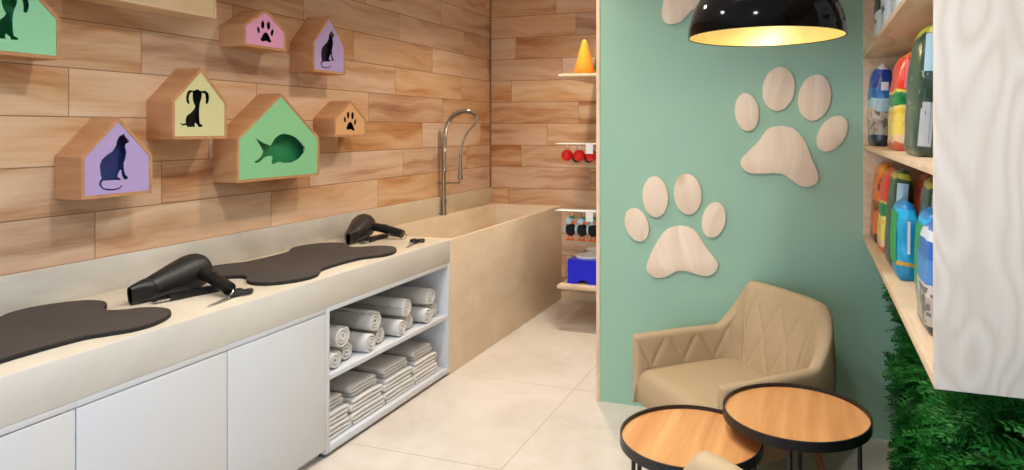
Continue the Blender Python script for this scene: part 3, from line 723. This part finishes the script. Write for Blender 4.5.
def ball_toy(x, y, z, r, mat, label, col):
    t = thing('ball_toy', label, 'dog toy', (x, y, z), group=col + ' ball toys hanging from the rail')
    MB().ball((0, 0, 0), r, 20, 14).build('ball', mat, t, smooth=180)
    MB().tube([(0, 0, r * .97), (0, 0, 1.5158 - z)], .0025, 6).build('loop', M['card_white'], t)
for x, lo in ((-1.90, 'leftmost of the three'), (-1.795, 'middle one of the three'), (-1.69, 'rightmost of the three')):
    ball_toy(x, 5.19, zb, .048, M['red'], 'red ball toy hanging under the white rail, ' + lo, 'red')
for x, lo in ((-1.848, 'leftmost of the three'), (-1.742, 'middle one of the three'), (-1.640, 'rightmost, beside the partition edge')):
    ball_toy(x, 5.285, zb - .022, .043, M['navy'], 'dark navy ball toy under the white rail, ' + lo, 'navy')
def bird(x, y, z, label):
    t = thing('bird_toy', label, 'plush toy', (x, y, z), group='black bird toys hanging from the lower rail')
    MB().ball((0, 0, 0), (.044, .036, .055), 18, 12).build('body', M['plush_black'], t, smooth=180)
    MB().ball((-.008, -.004, .068), (.034, .032, .030), 16, 10).build('head', M['plush_ice'], t, smooth=180)
    MB().lathe([(0, 0), (.014, .002), (.011, .02), (0, .042)], 12, frame_to((.018, -.02, .064), (.06, -.045, .052))).build('beak', M['beak'], t, smooth=60)
    MB().ball((.012, 0, .100), (.03, .012, .010), 12, 8).build('crest', M['crest'], t, smooth=180)
    for s in (-1, 1):
        MB().ball((s * .046, 0, .004), (.010, .022, .036), 12, 8).build('wing', M['plush_ice'], t, smooth=180)
        f = MB().tube([(s * .016, -.004, -.048), (s * .018, -.006, -.078)], .006, 8)
        for k in (-1, 0, 1):
            f.ball((s * .018 + k * .011, -.018, -.082), (.007, .018, .006), 8, 6)
        f.build('foot', M['beak'], t, smooth=60)
    MB().tube([(.012, 0, .109), (.012, 0, .9718 - z)], .0025, 6).build('loop', M['card_white'], t)
for x, lo in ((-1.872, 'leftmost of the three'), (-1.772, 'middle one of the three'), (-1.676, 'rightmost, beside the partition edge')):
    bird(x, 5.20, .815, 'black bird toy with orange feet hanging under the rail, ' + lo)
# felt cones
o = MB().lathe([(0, 0), (.088, 0), (.09, .012), (.066, .10), (.042, .19), (.022, .262), (.014, .282), (0, .289)], 28).build('cone_toy', M['orange'], smooth=50, loc=(-1.765, 5.24, 2.0885)); tag(o, 'bright orange cone-shaped felt toy on the top shelf by the partition', 'cat toy')
tr = thing('tree_toy', 'dark green tree-shaped toy beside the orange cone, half hidden by the partition', 'cat toy', (-1.655, 5.36, 2.0885))
MB().lathe([(0, .03), (.052, .03), (.064, .06), (.062, .10), (.048, .17), (.028, .235), (.012, .265), (0, .272)], 24).build('crown', M['dkgreen'], tr, smooth=60)
MB().lathe([(0, 0), (.04, 0), (.04, .008), (.012, .012), (.012, .0299), (0, .0299)], 16).build('base', M['edge_wood'], tr)
# double feeder
fd = thing('feeding_stand', 'bright blue pet feeding stand with white bowls on the low shelf', 'feeding stand', (-1.892, 5.18, .3755))
W_, Lg, Hh = .265, .56, .195
arch = [(W_ / 2 + .05 * math.cos(a), .032 * math.sin(a)) for a in [math.pi * i / 12 for i in range(13)]]
front = [(0, 0), (0, Hh), (W_, Hh), (W_, 0)] + [(x, max(z, .0)) for x, z in arch]
st = MB()
st.prism(front, 0, .012, 'Y'); st.prism(front, Lg - .012, Lg, 'Y')
st.box(0, .012, .0121, Lg - .0121, 0, Hh); st.box(W_ - .012, W_, .0121, Lg - .0121, 0, Hh)
st.box(.0121, W_ - .0121, .0121, Lg - .0121, Hh - .012, Hh)
st.build('stand', M['blue'], fd, smooth=30)
for y in (.15, .41):
    MB().lathe([(0, Hh + .0015), (.075, Hh + .0015), (.092, Hh + .018), (.108, Hh + .022), (.112, Hh + .016), (.108, Hh + .0005), (0, Hh + .0005)], 28, Matrix.Translation((W_ / 2, y, 0))).build('bowl', M['card_white'], fd, smooth=50)

# ================================================================ paw prints on the green partition
def pawprint(label, cx, cz, loops, rot=0.0):
    t = thing('paw_print_decoration', label, 'wall decoration', (cx, YG, cz), group='plywood paw prints on the green wall')
    ca, sa_ = math.cos(rot), math.sin(rot)
    for i, lp in enumerate(loops):
        pts = [(x * ca - z * sa_, x * sa_ + z * ca) for x, z in lp]
        if i == 0: pts = [(p[0], p[1]) for p in catmull([(x, z, 0) for x, z in pts], 4)]
        else: pts = [(p[0], p[1]) for p in catmull([(x, z, 0) for x, z in pts], 2)]
        MB().prism(pts, -.016, -.0005, 'Y').build('pad' if i == 0 else 'toe', M['ply'], t, bevel=.002)
    return t
(ax, az), al = WALLPAW_A; (bx, bz), bl_ = WALLPAW_B
pawprint('plywood paw print on the green wall above the left arm of the armchair', ax, az, al)
pawprint('plywood paw print on the green wall higher up, near the pet food shelves', bx, bz, bl_)
pawprint('plywood paw print behind the black lamp, mostly cut off by the top of the photo', -.640, 2.400, al, R(14))

# ================================================================ armchair
CH = R(-48.0)
def build_armchair():
    t = thing('armchair', 'beige quilted tub armchair standing in front of the green wall', 'armchair', (-.341, 3.379, 0), CH, 'beige quilted armchairs')
    def fit(mb):
        mb.v = [Vector((v.x * 1.03, v.y * 1.03, v.z * 1.03 - .0492)) for v in mb.v]; return mb
    # local x across, local y towards the back (origin under the middle of the seat)
    O = .345
    half = [(.405, 0), (.402, .20), (.394, .40), (.380, .52), (.345, .622), (.262, .680), (.14, .697)]
    path = [(-x, y - O) for x, y in half] + [(0, .700 - O)] + [(x, y - O) for x, y in half[::-1]]
    fine = catmull([(x, y, 0) for x, y in path], 24, False)
    seg = [0]
    for a, b in zip(fine, fine[1:]): seg.append(seg[-1] + math.dist(a, b))
    tot = seg[-1]; NP = 280
    pts = []; j = 0
    for i in range(NP + 1):
        s = tot * i / NP
        while j < len(seg) - 2 and seg[j + 1] < s: j += 1
        u = (s - seg[j]) / max(1e-9, seg[j + 1] - seg[j])
        pts.append(Vector(fine[j]).lerp(Vector(fine[j + 1]), u))
    def sm(a, b, x):
        x = min(1, max(0, (x - a) / (b - a))); return x * x * (3 - 2 * x)
    NZ = 40
    def section(i, end=1.0, push=0.0):
        p = pts[i]; d = (pts[min(i + 1, NP)] - pts[max(i - 1, 0)]).normalized()
        nin = Vector((d.y, -d.x, 0))
        if nin.dot(Vector((0, .05, 0)) - p) < 0: nin = -nin
        s = tot * i / NP; sd = min(s, tot - s)
        k = sm(.46, .715, sd)                       # 0 on the arms, 1 on the back
        kk = sm(.40, .80, sd)
        top = .600 + .243 * k
        tt = .056 + .022 * kk + .016 * math.exp(-((sd - .66) / .13) ** 2)                      # thickness at the top
        lean = .105 * sm(.44, .84, sd)                           # the back pad is deeper at the seat
        col = []
        def outer(z):
            w = max(0, (z - .56) / .28)
            q = p + nin * (.018 * kk * w) + nin * .028 * (1 - min(1, (z - .24) / .25)) * (1 if z < .49 else 0) * .6
            q = Vector((q.x * (1 - .04 * kk * w), q.y, z)); return q
        rr = tt / 2
        for a in range(9): col.append(outer(.245 + (top - rr - .245) * a / 8))
        base_o = outer(top - rr)
        for a in range(1, 8):
            an = math.pi * a / 8
            q = base_o + nin * (rr - rr * math.cos(an)); q.z = top - rr + rr * .9 * math.sin(an); col.append(q)
        inn_top = base_o + nin * tt
        z0 = .36
        for a in range(NZ + 1):
            f = a / NZ; z = (top - rr) * (1 - f) + z0 * f
            q = inn_top + nin * (lean * f ** .9); q.z = z
            # quilted diamonds
            pr = .185
            a1 = (s - tot / 2) / pr; sl = (z - .43) / .34
            d1 = abs(((a1 + sl + .5) % 1) - .5) * pr; d2 = abs(((a1 - sl + .5) % 1) - .5) * pr
            dm = min(d1, d2) * .88
            edge = sm(0, .12, f)
            q = q + nin * edge * (.0085 * (1 - math.exp(-(dm / .011) ** 1.2)) - .006)
            col.append(q)
        if end < 1:
            c = sum(col, Vector()) / len(col)
            mid = p + nin * tt / 2
            col = [Vector((mid.x + (q.x - mid.x) * end, mid.y + (q.y - mid.y) * end, c.z + (q.z - c.z) * (.985 + .015 * end))) + d * push for q in col]
        return col
    secs = []
    for e, ps in ((.35, -.020), (.72, -.016), (.92, -.008)): secs.append(section(0, e, ps))
    for i in range(NP + 1): secs.append(section(i))
    for e, ps in ((.92, .008), (.72, .016), (.35, .020)): secs.append(section(NP, e, ps))
    m = len(secs[0]); mb = MB()
    vs = [q for sct in secs for q in sct]; fs = []
    for i in range(len(secs) - 1):
        for k in range(m):
            k2 = (k + 1) % m
            fs.append((i * m + k, i * m + k2, (i + 1) * m + k2, (i + 1) * m + k))
    fs.append(tuple(range(m))); fs.append(tuple((len(secs) - 1) * m + k for k in range(m)))
    fit(mb.add(vs, fs)).build('quilted_shell', M['seat_fabric'], t, smooth=65)
    # seat cushion: rounded block with a soft crown
    nx, ny = 28, 24; top = []; mb = MB()
    hw, y0, y1 = .368, -.005 - O, .545 - O
    def prof(x, y):
        ex = min(1, (hw - abs(x)) / .05); ey = min(1, (y - y0) / .05)
        e = min(1, max(0, ex)) ; e2 = min(1, max(0, ey))
        drop = .030 * (1 - math.sqrt(max(0, 1 - (1 - e) ** 2))) + .045 * (1 - math.sqrt(max(0, 1 - (1 - e2) ** 2)))
        return .425 + .018 * (1 - (x / hw) ** 2) * (1 - ((y - .27 + O) / .3) ** 2) - drop
    xs = [hw * (1 - (1 - abs(u)) ** 1.0) * (1 if u > 0 else -1) for u in [-1 + 2 * i / nx for i in range(nx + 1)]]
    ys = [y0 + (y1 - y0) * (i / ny) ** 1.5 for i in range(ny + 1)]
    vs = [(x, y, prof(x, y)) for y in ys for x in xs]; fs = []
    for jy in range(ny):
        for ix in range(nx):
            a = jy * (nx + 1) + ix; fs.append((a, a + 1, a + nx + 2, a + nx + 1))
    nb = len(vs)
    ring = [i for i in range(nx + 1)] + [(jy) * (nx + 1) + nx for jy in range(1, ny + 1)] + [ny * (nx + 1) + i for i in range(nx - 1, -1, -1)] + [jy * (nx + 1) for jy in range(ny - 1, 0, -1)]
    for kz, (zz, ins) in enumerate(((.34, -.004), (.265, .0), (.245, .018))):
        for i in ring:
            x, y, z = vs[i]
            vs.append((x * (1 - ins / hw), y + ins * (1 if y < 0 else -1), zz))
    rl = len(ring)
    for i in range(rl):
        j2 = (i + 1) % rl
        fs.append((ring[i], ring[j2], nb + j2, nb + i))
        for kz in range(2): fs.append((nb + kz * rl + i, nb + kz * rl + j2, nb + (kz + 1) * rl + j2, nb + (kz + 1) * rl + i))
    fs.append(tuple(nb + 2 * rl + i for i in range(rl)))
    fit(mb.add(vs, fs)).build('seat', M['seat_fabric'], t, smooth=60)
    for sx in (-1, 1):
        for (y, oy) in ((.07 - O, -.03), (.58 - O, .05)):
            xx = .31 if y < 0 else .23
            fit(MB().tube([(sx * xx, y, .2445), (sx * (xx + .015), y + oy * .5, .14), (sx * (xx + .03), y + oy, .0478)], [.022, .018, .012], 12)).build('leg', M['leg_wood'], t, smooth=60)
    return t
ac = build_armchair()
dup(ac, (-.298, 1.346, 0), label='top of a second beige armchair at the bottom edge, before the lower table')

# ================================================================ nesting tables
def table(label, x, y, h, r, angs):
    t = thing('side_table', label, 'side table', (x, y, 0), group='round oak tables with black rims')
    MB().lathe([(0, h - .030), (r - .0065, h - .030), (r - .0065, h - .015), (0, h - .015)], 72).build('tabletop', M['oak'], t, smooth=30)
    MB().lathe([(r - .006, h - .036), (r, h - .036), (r, h), (r - .006, h)], 96, closed=True).build('rim', M['black_metal'], t, smooth=30)
    fb = MB().lathe([(r - .045, h - .038), (r - .020, h - .038), (r - .020, h - .0305), (r - .045, h - .0305)], 64, closed=True)
    fb.build('frame_ring', M['black_metal'], t, smooth=30)
    P = [((r - .022) * math.cos(R(a)), (r - .022) * math.sin(R(a))) for a in angs]
    for px, py in P:
        MB().tube([(px, py, h - .037), (px, py, 0)], .0085, 10).build('leg', M['black_metal'], t)
    for a, b in ((0, 1), (2, 3)):
        MB().tube([(P[a][0], P[a][1], .008), (P[b][0], P[b][1], .008)], .0065, 8).build('foot_bar', M['black_metal'], t)
    return t
table('higher round oak table with a black rim, overlapping the lower one', -.0566, 2.699, .565, .2725, (-93, -28, 87, 152))
table('lower round oak table with a black rim, partly under the higher one', -.4327, 2.5447, .485, .268, (-128, -14, 52, 166))

# ================================================================ pendant lamp
pl = thing('pendant_lamp', 'black dome pendant lamp with a gold inside hanging over the tables', 'lamp', (-.183, 2.945, 2.028))
Rr = .325
outp = [(Rr * math.cos(a), Rr * .95 * math.sin(a)) for a in [R(90) * i / 24 for i in range(24)]] + [(.03, Rr * .95)]
inp = [((Rr - .006) * math.cos(a), (Rr - .006) * .95 * math.sin(a)) for a in [R(90) * i / 24 for i in range(24)]] + [(.03, (Rr - .006) * .95)]
MB().lathe([(Rr - .003, 0)] + outp + [(.03, Rr * .95 - .002)] + [(r_ - .003 if r_ > .1 else r_, z_ - .002 if z_ > 0 else 0) for r_, z_ in inp[::-1]][1:0] , 96).build('shade', M['lamp_black'], pl, smooth=80)
MB().lathe(inp, 96).build('inner_lining', M['gold'], pl, smooth=80)
MB().lathe([(Rr - .0065, -.0004), (Rr + .0004, -.0004), (Rr + .0004, .003), (Rr - .0065, .003)], 96, closed=True).build('rim', M['lamp_black'], pl, smooth=40)
MB().lathe([(0, Rr * .95 - .08), (.022, Rr * .95 - .08), (.022, Rr * .95 + .03), (.012, Rr * .95 + .06), (0, Rr * .95 + .06)], 20).build('socket', M['black_metal'], pl)
MB().tube([(0, 0, Rr * .95 + .055), (0, 0, ZC - 2.028 - .02)], .0035, 8).build('cord', M['rubber'], pl)
MB().lathe([(0, ZC - 2.028 - .025), (.05, ZC - 2.028 - .025), (.06, ZC - 2.0285), (0, ZC - 2.0285)], 24).build('ceiling_rose', M['black_metal'], pl)
MB().ball((0, 0, .17), .045, 20, 14).build('bulb', M['bulb'], pl, smooth=180)

# ================================================================ wall unit with pet food
UX, UY0, UY1 = .262, 1.675, YG - .001
ud = XR - UX
us = thing('wall_shelf_unit', 'pale wooden wall-hung shelf unit full of pet food bags, its blank side facing us', 'shelf unit', (UX, UY0, 0))
ul = UY1 - UY0; UT = 2.52
MB().box(0, ud - .001, 0, .022, 1.058, UT).build('side_panel', M['veneer'], us, bevel=.0015)
MB().box(0, ud - .001, ul - .02, ul, 1.058, UT).build('side_panel', M['shelf_ply'], us, bevel=.0015)
for z0, z1, nm in ((1.058, 1.083, 'bottom_panel'), (1.535, 1.557, 'shelf'), (2.014, 2.036, 'shelf'), (UT - .022, UT, 'top_panel')):
    MB().box(0, ud - .012, .0222, ul - .0202, z0, z1).build(nm, M['shelf_ply'], us, bevel=.001)
MB().box(ud - .0118, ud - .001, .0222, ul - .0202, 1.058, UT).build('back_panel', M['shelf_ply'], us, smooth=0)

def bag_mesh(tx, wy, h, name, mat, top_r=.5):
    """soft filled bag: gusset side towards -y, sealed top"""
    nz, n = 22, 28; vs = []; fs = []
    rows = []
    for i in range(nz + 1):
        f = i / nz; z = h * f
        b = min(1, (f / .07)) ** .5 if f < .07 else 1
        sh = 1.0 if f < .80 else math.sqrt(max(0.0, 1 - ((f - .80) / .2) ** 2.4))
        th = (tx / 2) * (.78 + .22 * b) * (.90 + .14 * math.sin(math.pi * min(1, f / .95))) * (sh * .80 + .20)
        ww = (wy / 2) * (.92 + .08 * b) * (1 - .22 * max(0, (f - .72) / .28) ** 1.6)
        row = []
        for k in range(n):
            a = 2 * math.pi * k / n; ca, sa_ = math.cos(a), math.sin(a); e = .5
            wob = 1 + .022 * math.sin(5 * a + 9 * f + tx * 80) + .016 * math.sin(11 * a - 14 * f) + .02 * math.sin(3 * a + 21 * f)
            row.append((math.copysign(abs(ca) ** e, ca) * th * wob, math.copysign(abs(sa_) ** e, sa_) * ww * wob, z))
        rows.append(len(vs)); vs += row
    for i in range(nz):
        for k in range(n):
            k2 = (k + 1) % n
            fs.append((rows[i] + k, rows[i] + k2, rows[i + 1] + k2, rows[i + 1] + k))
    fs.append(tuple(range(n))[::-1]); fs.append(tuple(rows[-1] + k for k in range(n)))
    return MB().add(vs, fs)
def label_patch(mb, tx, wy, h, x0, x1, z0, z1, face):
    """printed patch hugging the gusset side ('y') or broad side ('x')"""
    n, m = 6, 8; vs = []; fs = []
    for i in range(m + 1):
        for k in range(n + 1):
            u = x0 + (x1 - x0) * k / n; z = z0 + (z1 - z0) * i / m
            f = z / h
            bul = (.90 + .14 * math.sin(math.pi * min(1, f / .95)))
            if face == 'y':
                c = max(0, 1 - abs(u / (tx / 2 * bul)) ** (1 / .31)) ** .31
                vs.append((u, -(wy / 2) * c * 1.05 - .003, z))
            else:
                c = max(0, 1 - abs(u / (wy / 2)) ** (1 / .31)) ** .31
                vs.append((-(tx / 2) * bul * c * 1.05 - .003, u, z))
    for i in range(m):
        for k in range(n):
            a = i * (n + 1) + k; fs.append((a, a + 1, a + n + 2, a + n + 1))
    return mb.add(vs, fs)
W1 = (1, 1, 1, 1)
KB = {
 'blue': [(0, rgb(44, 50, 66)), (.13, rgb(178, 168, 152)), (.33, rgb(206, 196, 182)), (.46, rgb(176, 214, 232)), (.58, rgb(34, 112, 190)), (.70, rgb(26, 62, 160)), (.93, rgb(206, 206, 212))],
 'rainbow': [(0, rgb(206, 96, 70)), (.07, rgb(230, 196, 150)), (.15, rgb(232, 206, 92)), (.36, rgb(228, 190, 60)), (.40, rgb(232, 214, 120)), (.44, rgb(18, 128, 62)), (.58, rgb(226, 206, 70)), (.61, rgb(224, 60, 44)), (.94, rgb(226, 120, 60))],
 'forest': [(0, rgb(62, 82, 66)), (.40, rgb(50, 76, 58)), (.90, rgb(186, 188, 60)), (.96, rgb(50, 86, 50))],
 'orange': [(0, rgb(90, 50, 30)), (.10, rgb(214, 106, 46)), (.42, rgb(150, 84, 44)), (.52, rgb(232, 120, 34)), (.86, rgb(238, 150, 40))],
 'cyan': [(0, rgb(20, 132, 176)), (.19, rgb(204, 158, 60)), (.24, rgb(28, 160, 206)), (.80, rgb(34, 178, 226)), (.92, rgb(26, 128, 196))],
 'dogblue': [(0, rgb(60, 60, 70)), (.08, rgb(176, 168, 156)), (.34, rgb(204, 198, 190)), (.48, rgb(70, 134, 200)), (.68, rgb(44, 100, 182)), (.86, rgb(210, 216, 226)), (.95, rgb(66, 120, 200))],
 'red': [(0, rgb(70, 40, 26)), (.2, rgb(36, 96, 50)), (.45, rgb(180, 62, 30)), (.75, rgb(150, 48, 28))],
 'white': [(0, rgb(226, 228, 232)), (.62, rgb(236, 238, 240)), (.86, rgb(70, 140, 206)), (.93, rgb(232, 236, 240))],
 'whitegreen': [(0, rgb(226, 228, 230)), (.55, rgb(30, 60, 40)), (.72, rgb(22, 34, 28)), (.82, rgb(40, 90, 50)), (.88, rgb(232, 234, 236))],
}
SPOT = {'blue': (rgb(120, 112, 104), 34.0, .56, .14, .42), 'rainbow': (rgb(70, 190, 70), 17.0, .62, .1, .36), 'forest': (rgb(150, 156, 146), 26.0, .66, .05, .85),
        'orange': (rgb(120, 60, 30), 24.0, .58, .1, .9), 'cyan': None, 'dogblue': (rgb(110, 106, 104), 30.0, .55, .05, .45), 'red': (rgb(230, 110, 50), 22.0, .6, .1, .9),
        'white': (rgb(28, 30, 34), 16.0, .60, .08, .60), 'whitegreen': (rgb(28, 30, 34), 16.0, .62, .06, .5)}
PM = {}
patch = {k: plain('print_' + k, rgb(*c), .3) for k, c in dict(pink=(236, 120, 116), grey=(176, 180, 180), sky=(170, 206, 222), dark=(52, 56, 34), white=(226, 230, 236), lime=(92, 186, 60), green=(24, 150, 64), navy=(30, 60, 150)).items()}
def bag(kind, x, y, z, tx, wy, h, lean, label, group=None, patches=(), yaw=0.0):
    key = (kind, round(h, 2))
    if key not in PM: PM[key] = printed('bag_print_' + kind, KB[kind], h, .022, 14.0, SPOT[kind])
    t = thing('pet_food_bag', label, 'bag', (x, y, z), group=group)
    t.rotation_euler = (0, R(lean), R(yaw))
    bag_mesh(tx, wy, h, 'bag', PM[key]).build('sack', PM[key], t, smooth=60)
    MB().box(-.003, .003, -wy * .36, wy * .36, h - .004, h + .004).build('top_seal', PM[key], t)
    for (col, a, b, z0, z1, face) in patches:
        o = label_patch(MB(), tx, wy, h, a, b, z0, z1, face).build('printed_panel', patch[col], t, smooth=60)
        o.data.materials[0] = patch[col]
    return t
z1, z2, z3 = 1.5575, 1.0835, 2.0365
# middle shelf
bag('blue', .318, 3.62, z1, .098, .30, .395, 1.5, 'blue pet food bag on the middle shelf next to the green wall', None,
    [('white', -.012, .022, .265, .305, 'y'), ('sky', -.03, .03, .165, .21, 'y')])
bag('rainbow', .338, 2.90, z1, .098, .30, .375, 4.0, 'red, green and yellow pet food bag in the middle of the middle shelf', None,
    [('pink', -.026, .020, .235, .335, 'y'), ('lime', -.005, .032, .085, .125, 'y')])
bag('forest', .330, 2.32, z1, .098, .30, .405, 4.2, 'dark green pet food bag with pale blue panel, on the middle shelf', None,
    [('sky', -.036, .020, .25, .36, 'y'), ('grey', -.036, -.004, .03, .16, 'y'), ('dark', -.012, .044, .04, .27, 'y')])
# lower shelf
bag('orange', .322, 3.67, z2, .080, .26, .385, 4.0, 'orange pet food bag at the far end of the lower shelf', 'orange and red bags on the lower shelf')
bag('rainbow', .330, 3.37, z2, .082, .24, .375, 4.0, 'red and green pet food bag on the lower shelf, second from the green wall', None,
    [('pink', -.022, .016, .235, .335, 'y'), ('green', -.03, .03, .165, .205, 'y')])
bag('forest', .332, 3.06, z2, .082, .24, .392, 4.0, 'grey-green pet food bag between the red-green and cyan bags on the lower shelf', None,
    [('sky', -.028, .012, .22, .34, 'y'), ('grey', -.03, .020, .03, .16, 'y'), ('dark', .012, .036, .10, .33, 'y')])
bag('cyan', .335, 2.80, z2, .080, .20, .285, .5, 'bright cyan and green pet food bag in the middle of the lower shelf', 'cyan pet food bags',
    [('green', -.08, .08, .06, .25, 'x'), ('white', -.004, .006, .10, .22, 'y')])
bag('red', .420, 2.90, z2, .070, .20, .385, 2.0, 'dark red pet food bag at the back of the lower shelf behind the cyan bag', 'orange and red bags on the lower shelf')
bag('forest', .392, 2.58, z2, .082, .20, .392, 3.0, 'dark pet food bag behind the half-hidden cyan bag on the lower shelf', None,
    [('sky', -.028, .010, .20, .34, 'y'), ('dark', .012, .036, .08, .33, 'y')])
bag('cyan', .360, 2.36, z2, .080, .20, .300, 1.0, 'cyan and green bag half hidden behind the blue and white bag, lower shelf', 'cyan pet food bags',
    [('green', -.08, .08, .06, .26, 'x')])
bag('dogblue', .332, 2.10, z2, .088, .22, .290, 2.0, 'blue and white pet food bag with grey artwork at the front of the lower shelf', None,
    [('white', -.02, .012, .135, .165, 'y')])
# top shelf
bag('whitegreen', .335, 3.56, z3, .085, .24, .30, 1.5, 'white pet food bag with dark green band, top shelf next to green wall', 'white bags on the top shelf')
bag('white', .335, 3.20, z3, .085, .24, .30, 1.5, 'white pet food bag with a blue band and dark spots, middle of the top shelf', 'white bags on the top shelf')
bag('white', .335, 2.80, z3, .085, .26, .34, 1.5, 'white pet food bag with dark spots on the top shelf, nearest of the three', 'white bags on the top shelf')

# ================================================================ leafy wall below the unit
pw = thing('plant_wall', 'dense dark green leafy plant wall below the wall-hung shelves', 'plant wall', (XR, .8, 0))
PL = YG - .8 - .004
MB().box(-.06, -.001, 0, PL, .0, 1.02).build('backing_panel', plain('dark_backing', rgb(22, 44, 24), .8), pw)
rnd = random.Random(3)
vs = []; fs = []
def leaflet(b, d, side, ln, wd, nrm):
    o = len(vs); tip = b + (d * .55 + side * .85).normalized() * ln
    mid = b.lerp(tip, .5); w = (tip - b).normalized().cross(nrm).normalized() * wd
    vs.extend([b, mid + w + nrm * .002, tip, mid - w + nrm * .002]); fs.append((o, o + 1, o + 2, o + 3))
NS = 2300
for s in range(NS):
    y = rnd.uniform(.02, PL - .03); z = rnd.uniform(.03, 1.0)
    x0 = -.062 - .075 * max(0, math.sin(y * 7.3 + 2 * math.sin(z * 6)) * math.sin(z * 8.5 + 1.7 * math.sin(y * 5))) - rnd.random() * .03
    far = y > PL - .35
    d = Vector((-1.0, rnd.uniform(-.75, .55), rnd.uniform(-.35, 1.0))).normalized()
    b = Vector((x0, y, z)); ln = rnd.uniform(.09, .17)
    up = Vector((rnd.uniform(-.3, .3), rnd.uniform(-.3, .3), 1)).normalized()
    side = d.cross(up).normalized(); nrm = side.cross(d).normalized()
    nl = 9
    droop = rnd.uniform(.0, .05)
    for i in range(nl):
        f = (i + .6) / nl
        c = b + d * ln * f - Vector((0, 0, droop * f * f))
        if c.z < .012 or c.z > 1.035 or c.y > PL - .012 or c.x < -.255: continue
        l = (.066 * (1 - .55 * f)) * rnd.uniform(.8, 1.15)
        for sg in (-1, 1): leaflet(c, d, side * sg, l, .0072, nrm)
vs2 = []
for v in vs:
    vs2.append((min(v.x, -.062), min(v.y, PL - .003), min(max(v.z, .003), 1.052)))
fo = MB().add(vs2, fs).build('foliage', M['leaf_green'], pw, smooth=0)
fo['kind'] = 'stuff'

# ================================================================ camera, light
cd = bpy.data.cameras.new('camera'); cam = bpy.data.objects.new('camera', cd); COL.objects.link(cam)
cam.location = (0, 0, 1.64); cam.rotation_euler = (R(90), 0, R(18.5803))
cd.sensor_fit = 'HORIZONTAL'; cd.sensor_width = 36; cd.lens = 672.31 / 1024 * 36
cd.shift_x = -(585 - 512) / 1024; cd.shift_y = -(235 - 129) / 1024; cd.clip_start = .05
SC.camera = cam

wd = bpy.data.worlds.new('sky'); SC.world = wd; wd.use_nodes = True
nt = wd.node_tree; bg = nt.nodes['Background']
bg.inputs[0].default_value = (.62, .78, 1.0, 1); bg.inputs[1].default_value = 4.6

def area(name, loc, size, power, col, rot=(0, 0, 0), shape='DISK', sy=None, spread=180):
    l = bpy.data.lights.new(name, 'AREA'); l.shape = shape; l.size = size
    if sy: l.size_y = sy
    l.energy = power; l.color = col; l.spread = R(spread)
    o = bpy.data.objects.new(name, l); o.location = loc; o.rotation_euler = rot; COL.objects.link(o); return o
pt = area('window_portal', ((WX0 + WX1) / 2, YF + .01, (WZ0 + WZ1) / 2), WX1 - WX0, 1, (1, 1, 1), (R(-90), 0, 0), 'RECTANGLE', WZ1 - WZ0)
pt.data.cycles.is_portal = True
WARM = (1.0, .87, .73); NEU = (1.0, .975, .95)
for x, y, p, c in ((-1.7, .6, 12, NEU), (-1.7, 2.1, 13, NEU), (-1.7, 3.4, 15, WARM), (-1.8, 4.9, 23, WARM), (-.5, 1.1, 15, NEU), (-.75, 2.35, 14, NEU), (-.2, 4.9, 8, WARM)):
    area('downlight', (x, y, ZC - .012), .16, p, c, spread=135)
pb = bpy.data.lights.new('bulb_light', 'POINT'); pb.energy = 4.5; pb.color = (1, .82, .55); pb.shadow_soft_size = .05
po = bpy.data.objects.new('bulb_light', pb); po.location = (-.178, 2.945, 2.028 + .09); COL.objects.link(po)

SC.view_settings.view_transform = 'Standard'; SC.view_settings.look = 'None'
SC.view_settings.exposure = 0.0; SC.view_settings.gamma = 1.0; SC.view_settings.use_curve_mapping = False
SC.cycles.use_denoising = True
SC.cycles.max_bounces = 8; SC.cycles.diffuse_bounces = 5; SC.cycles.caustics_reflective = False; SC.cycles.caustics_refractive = False
SC.cycles.sample_clamp_indirect = 6.0
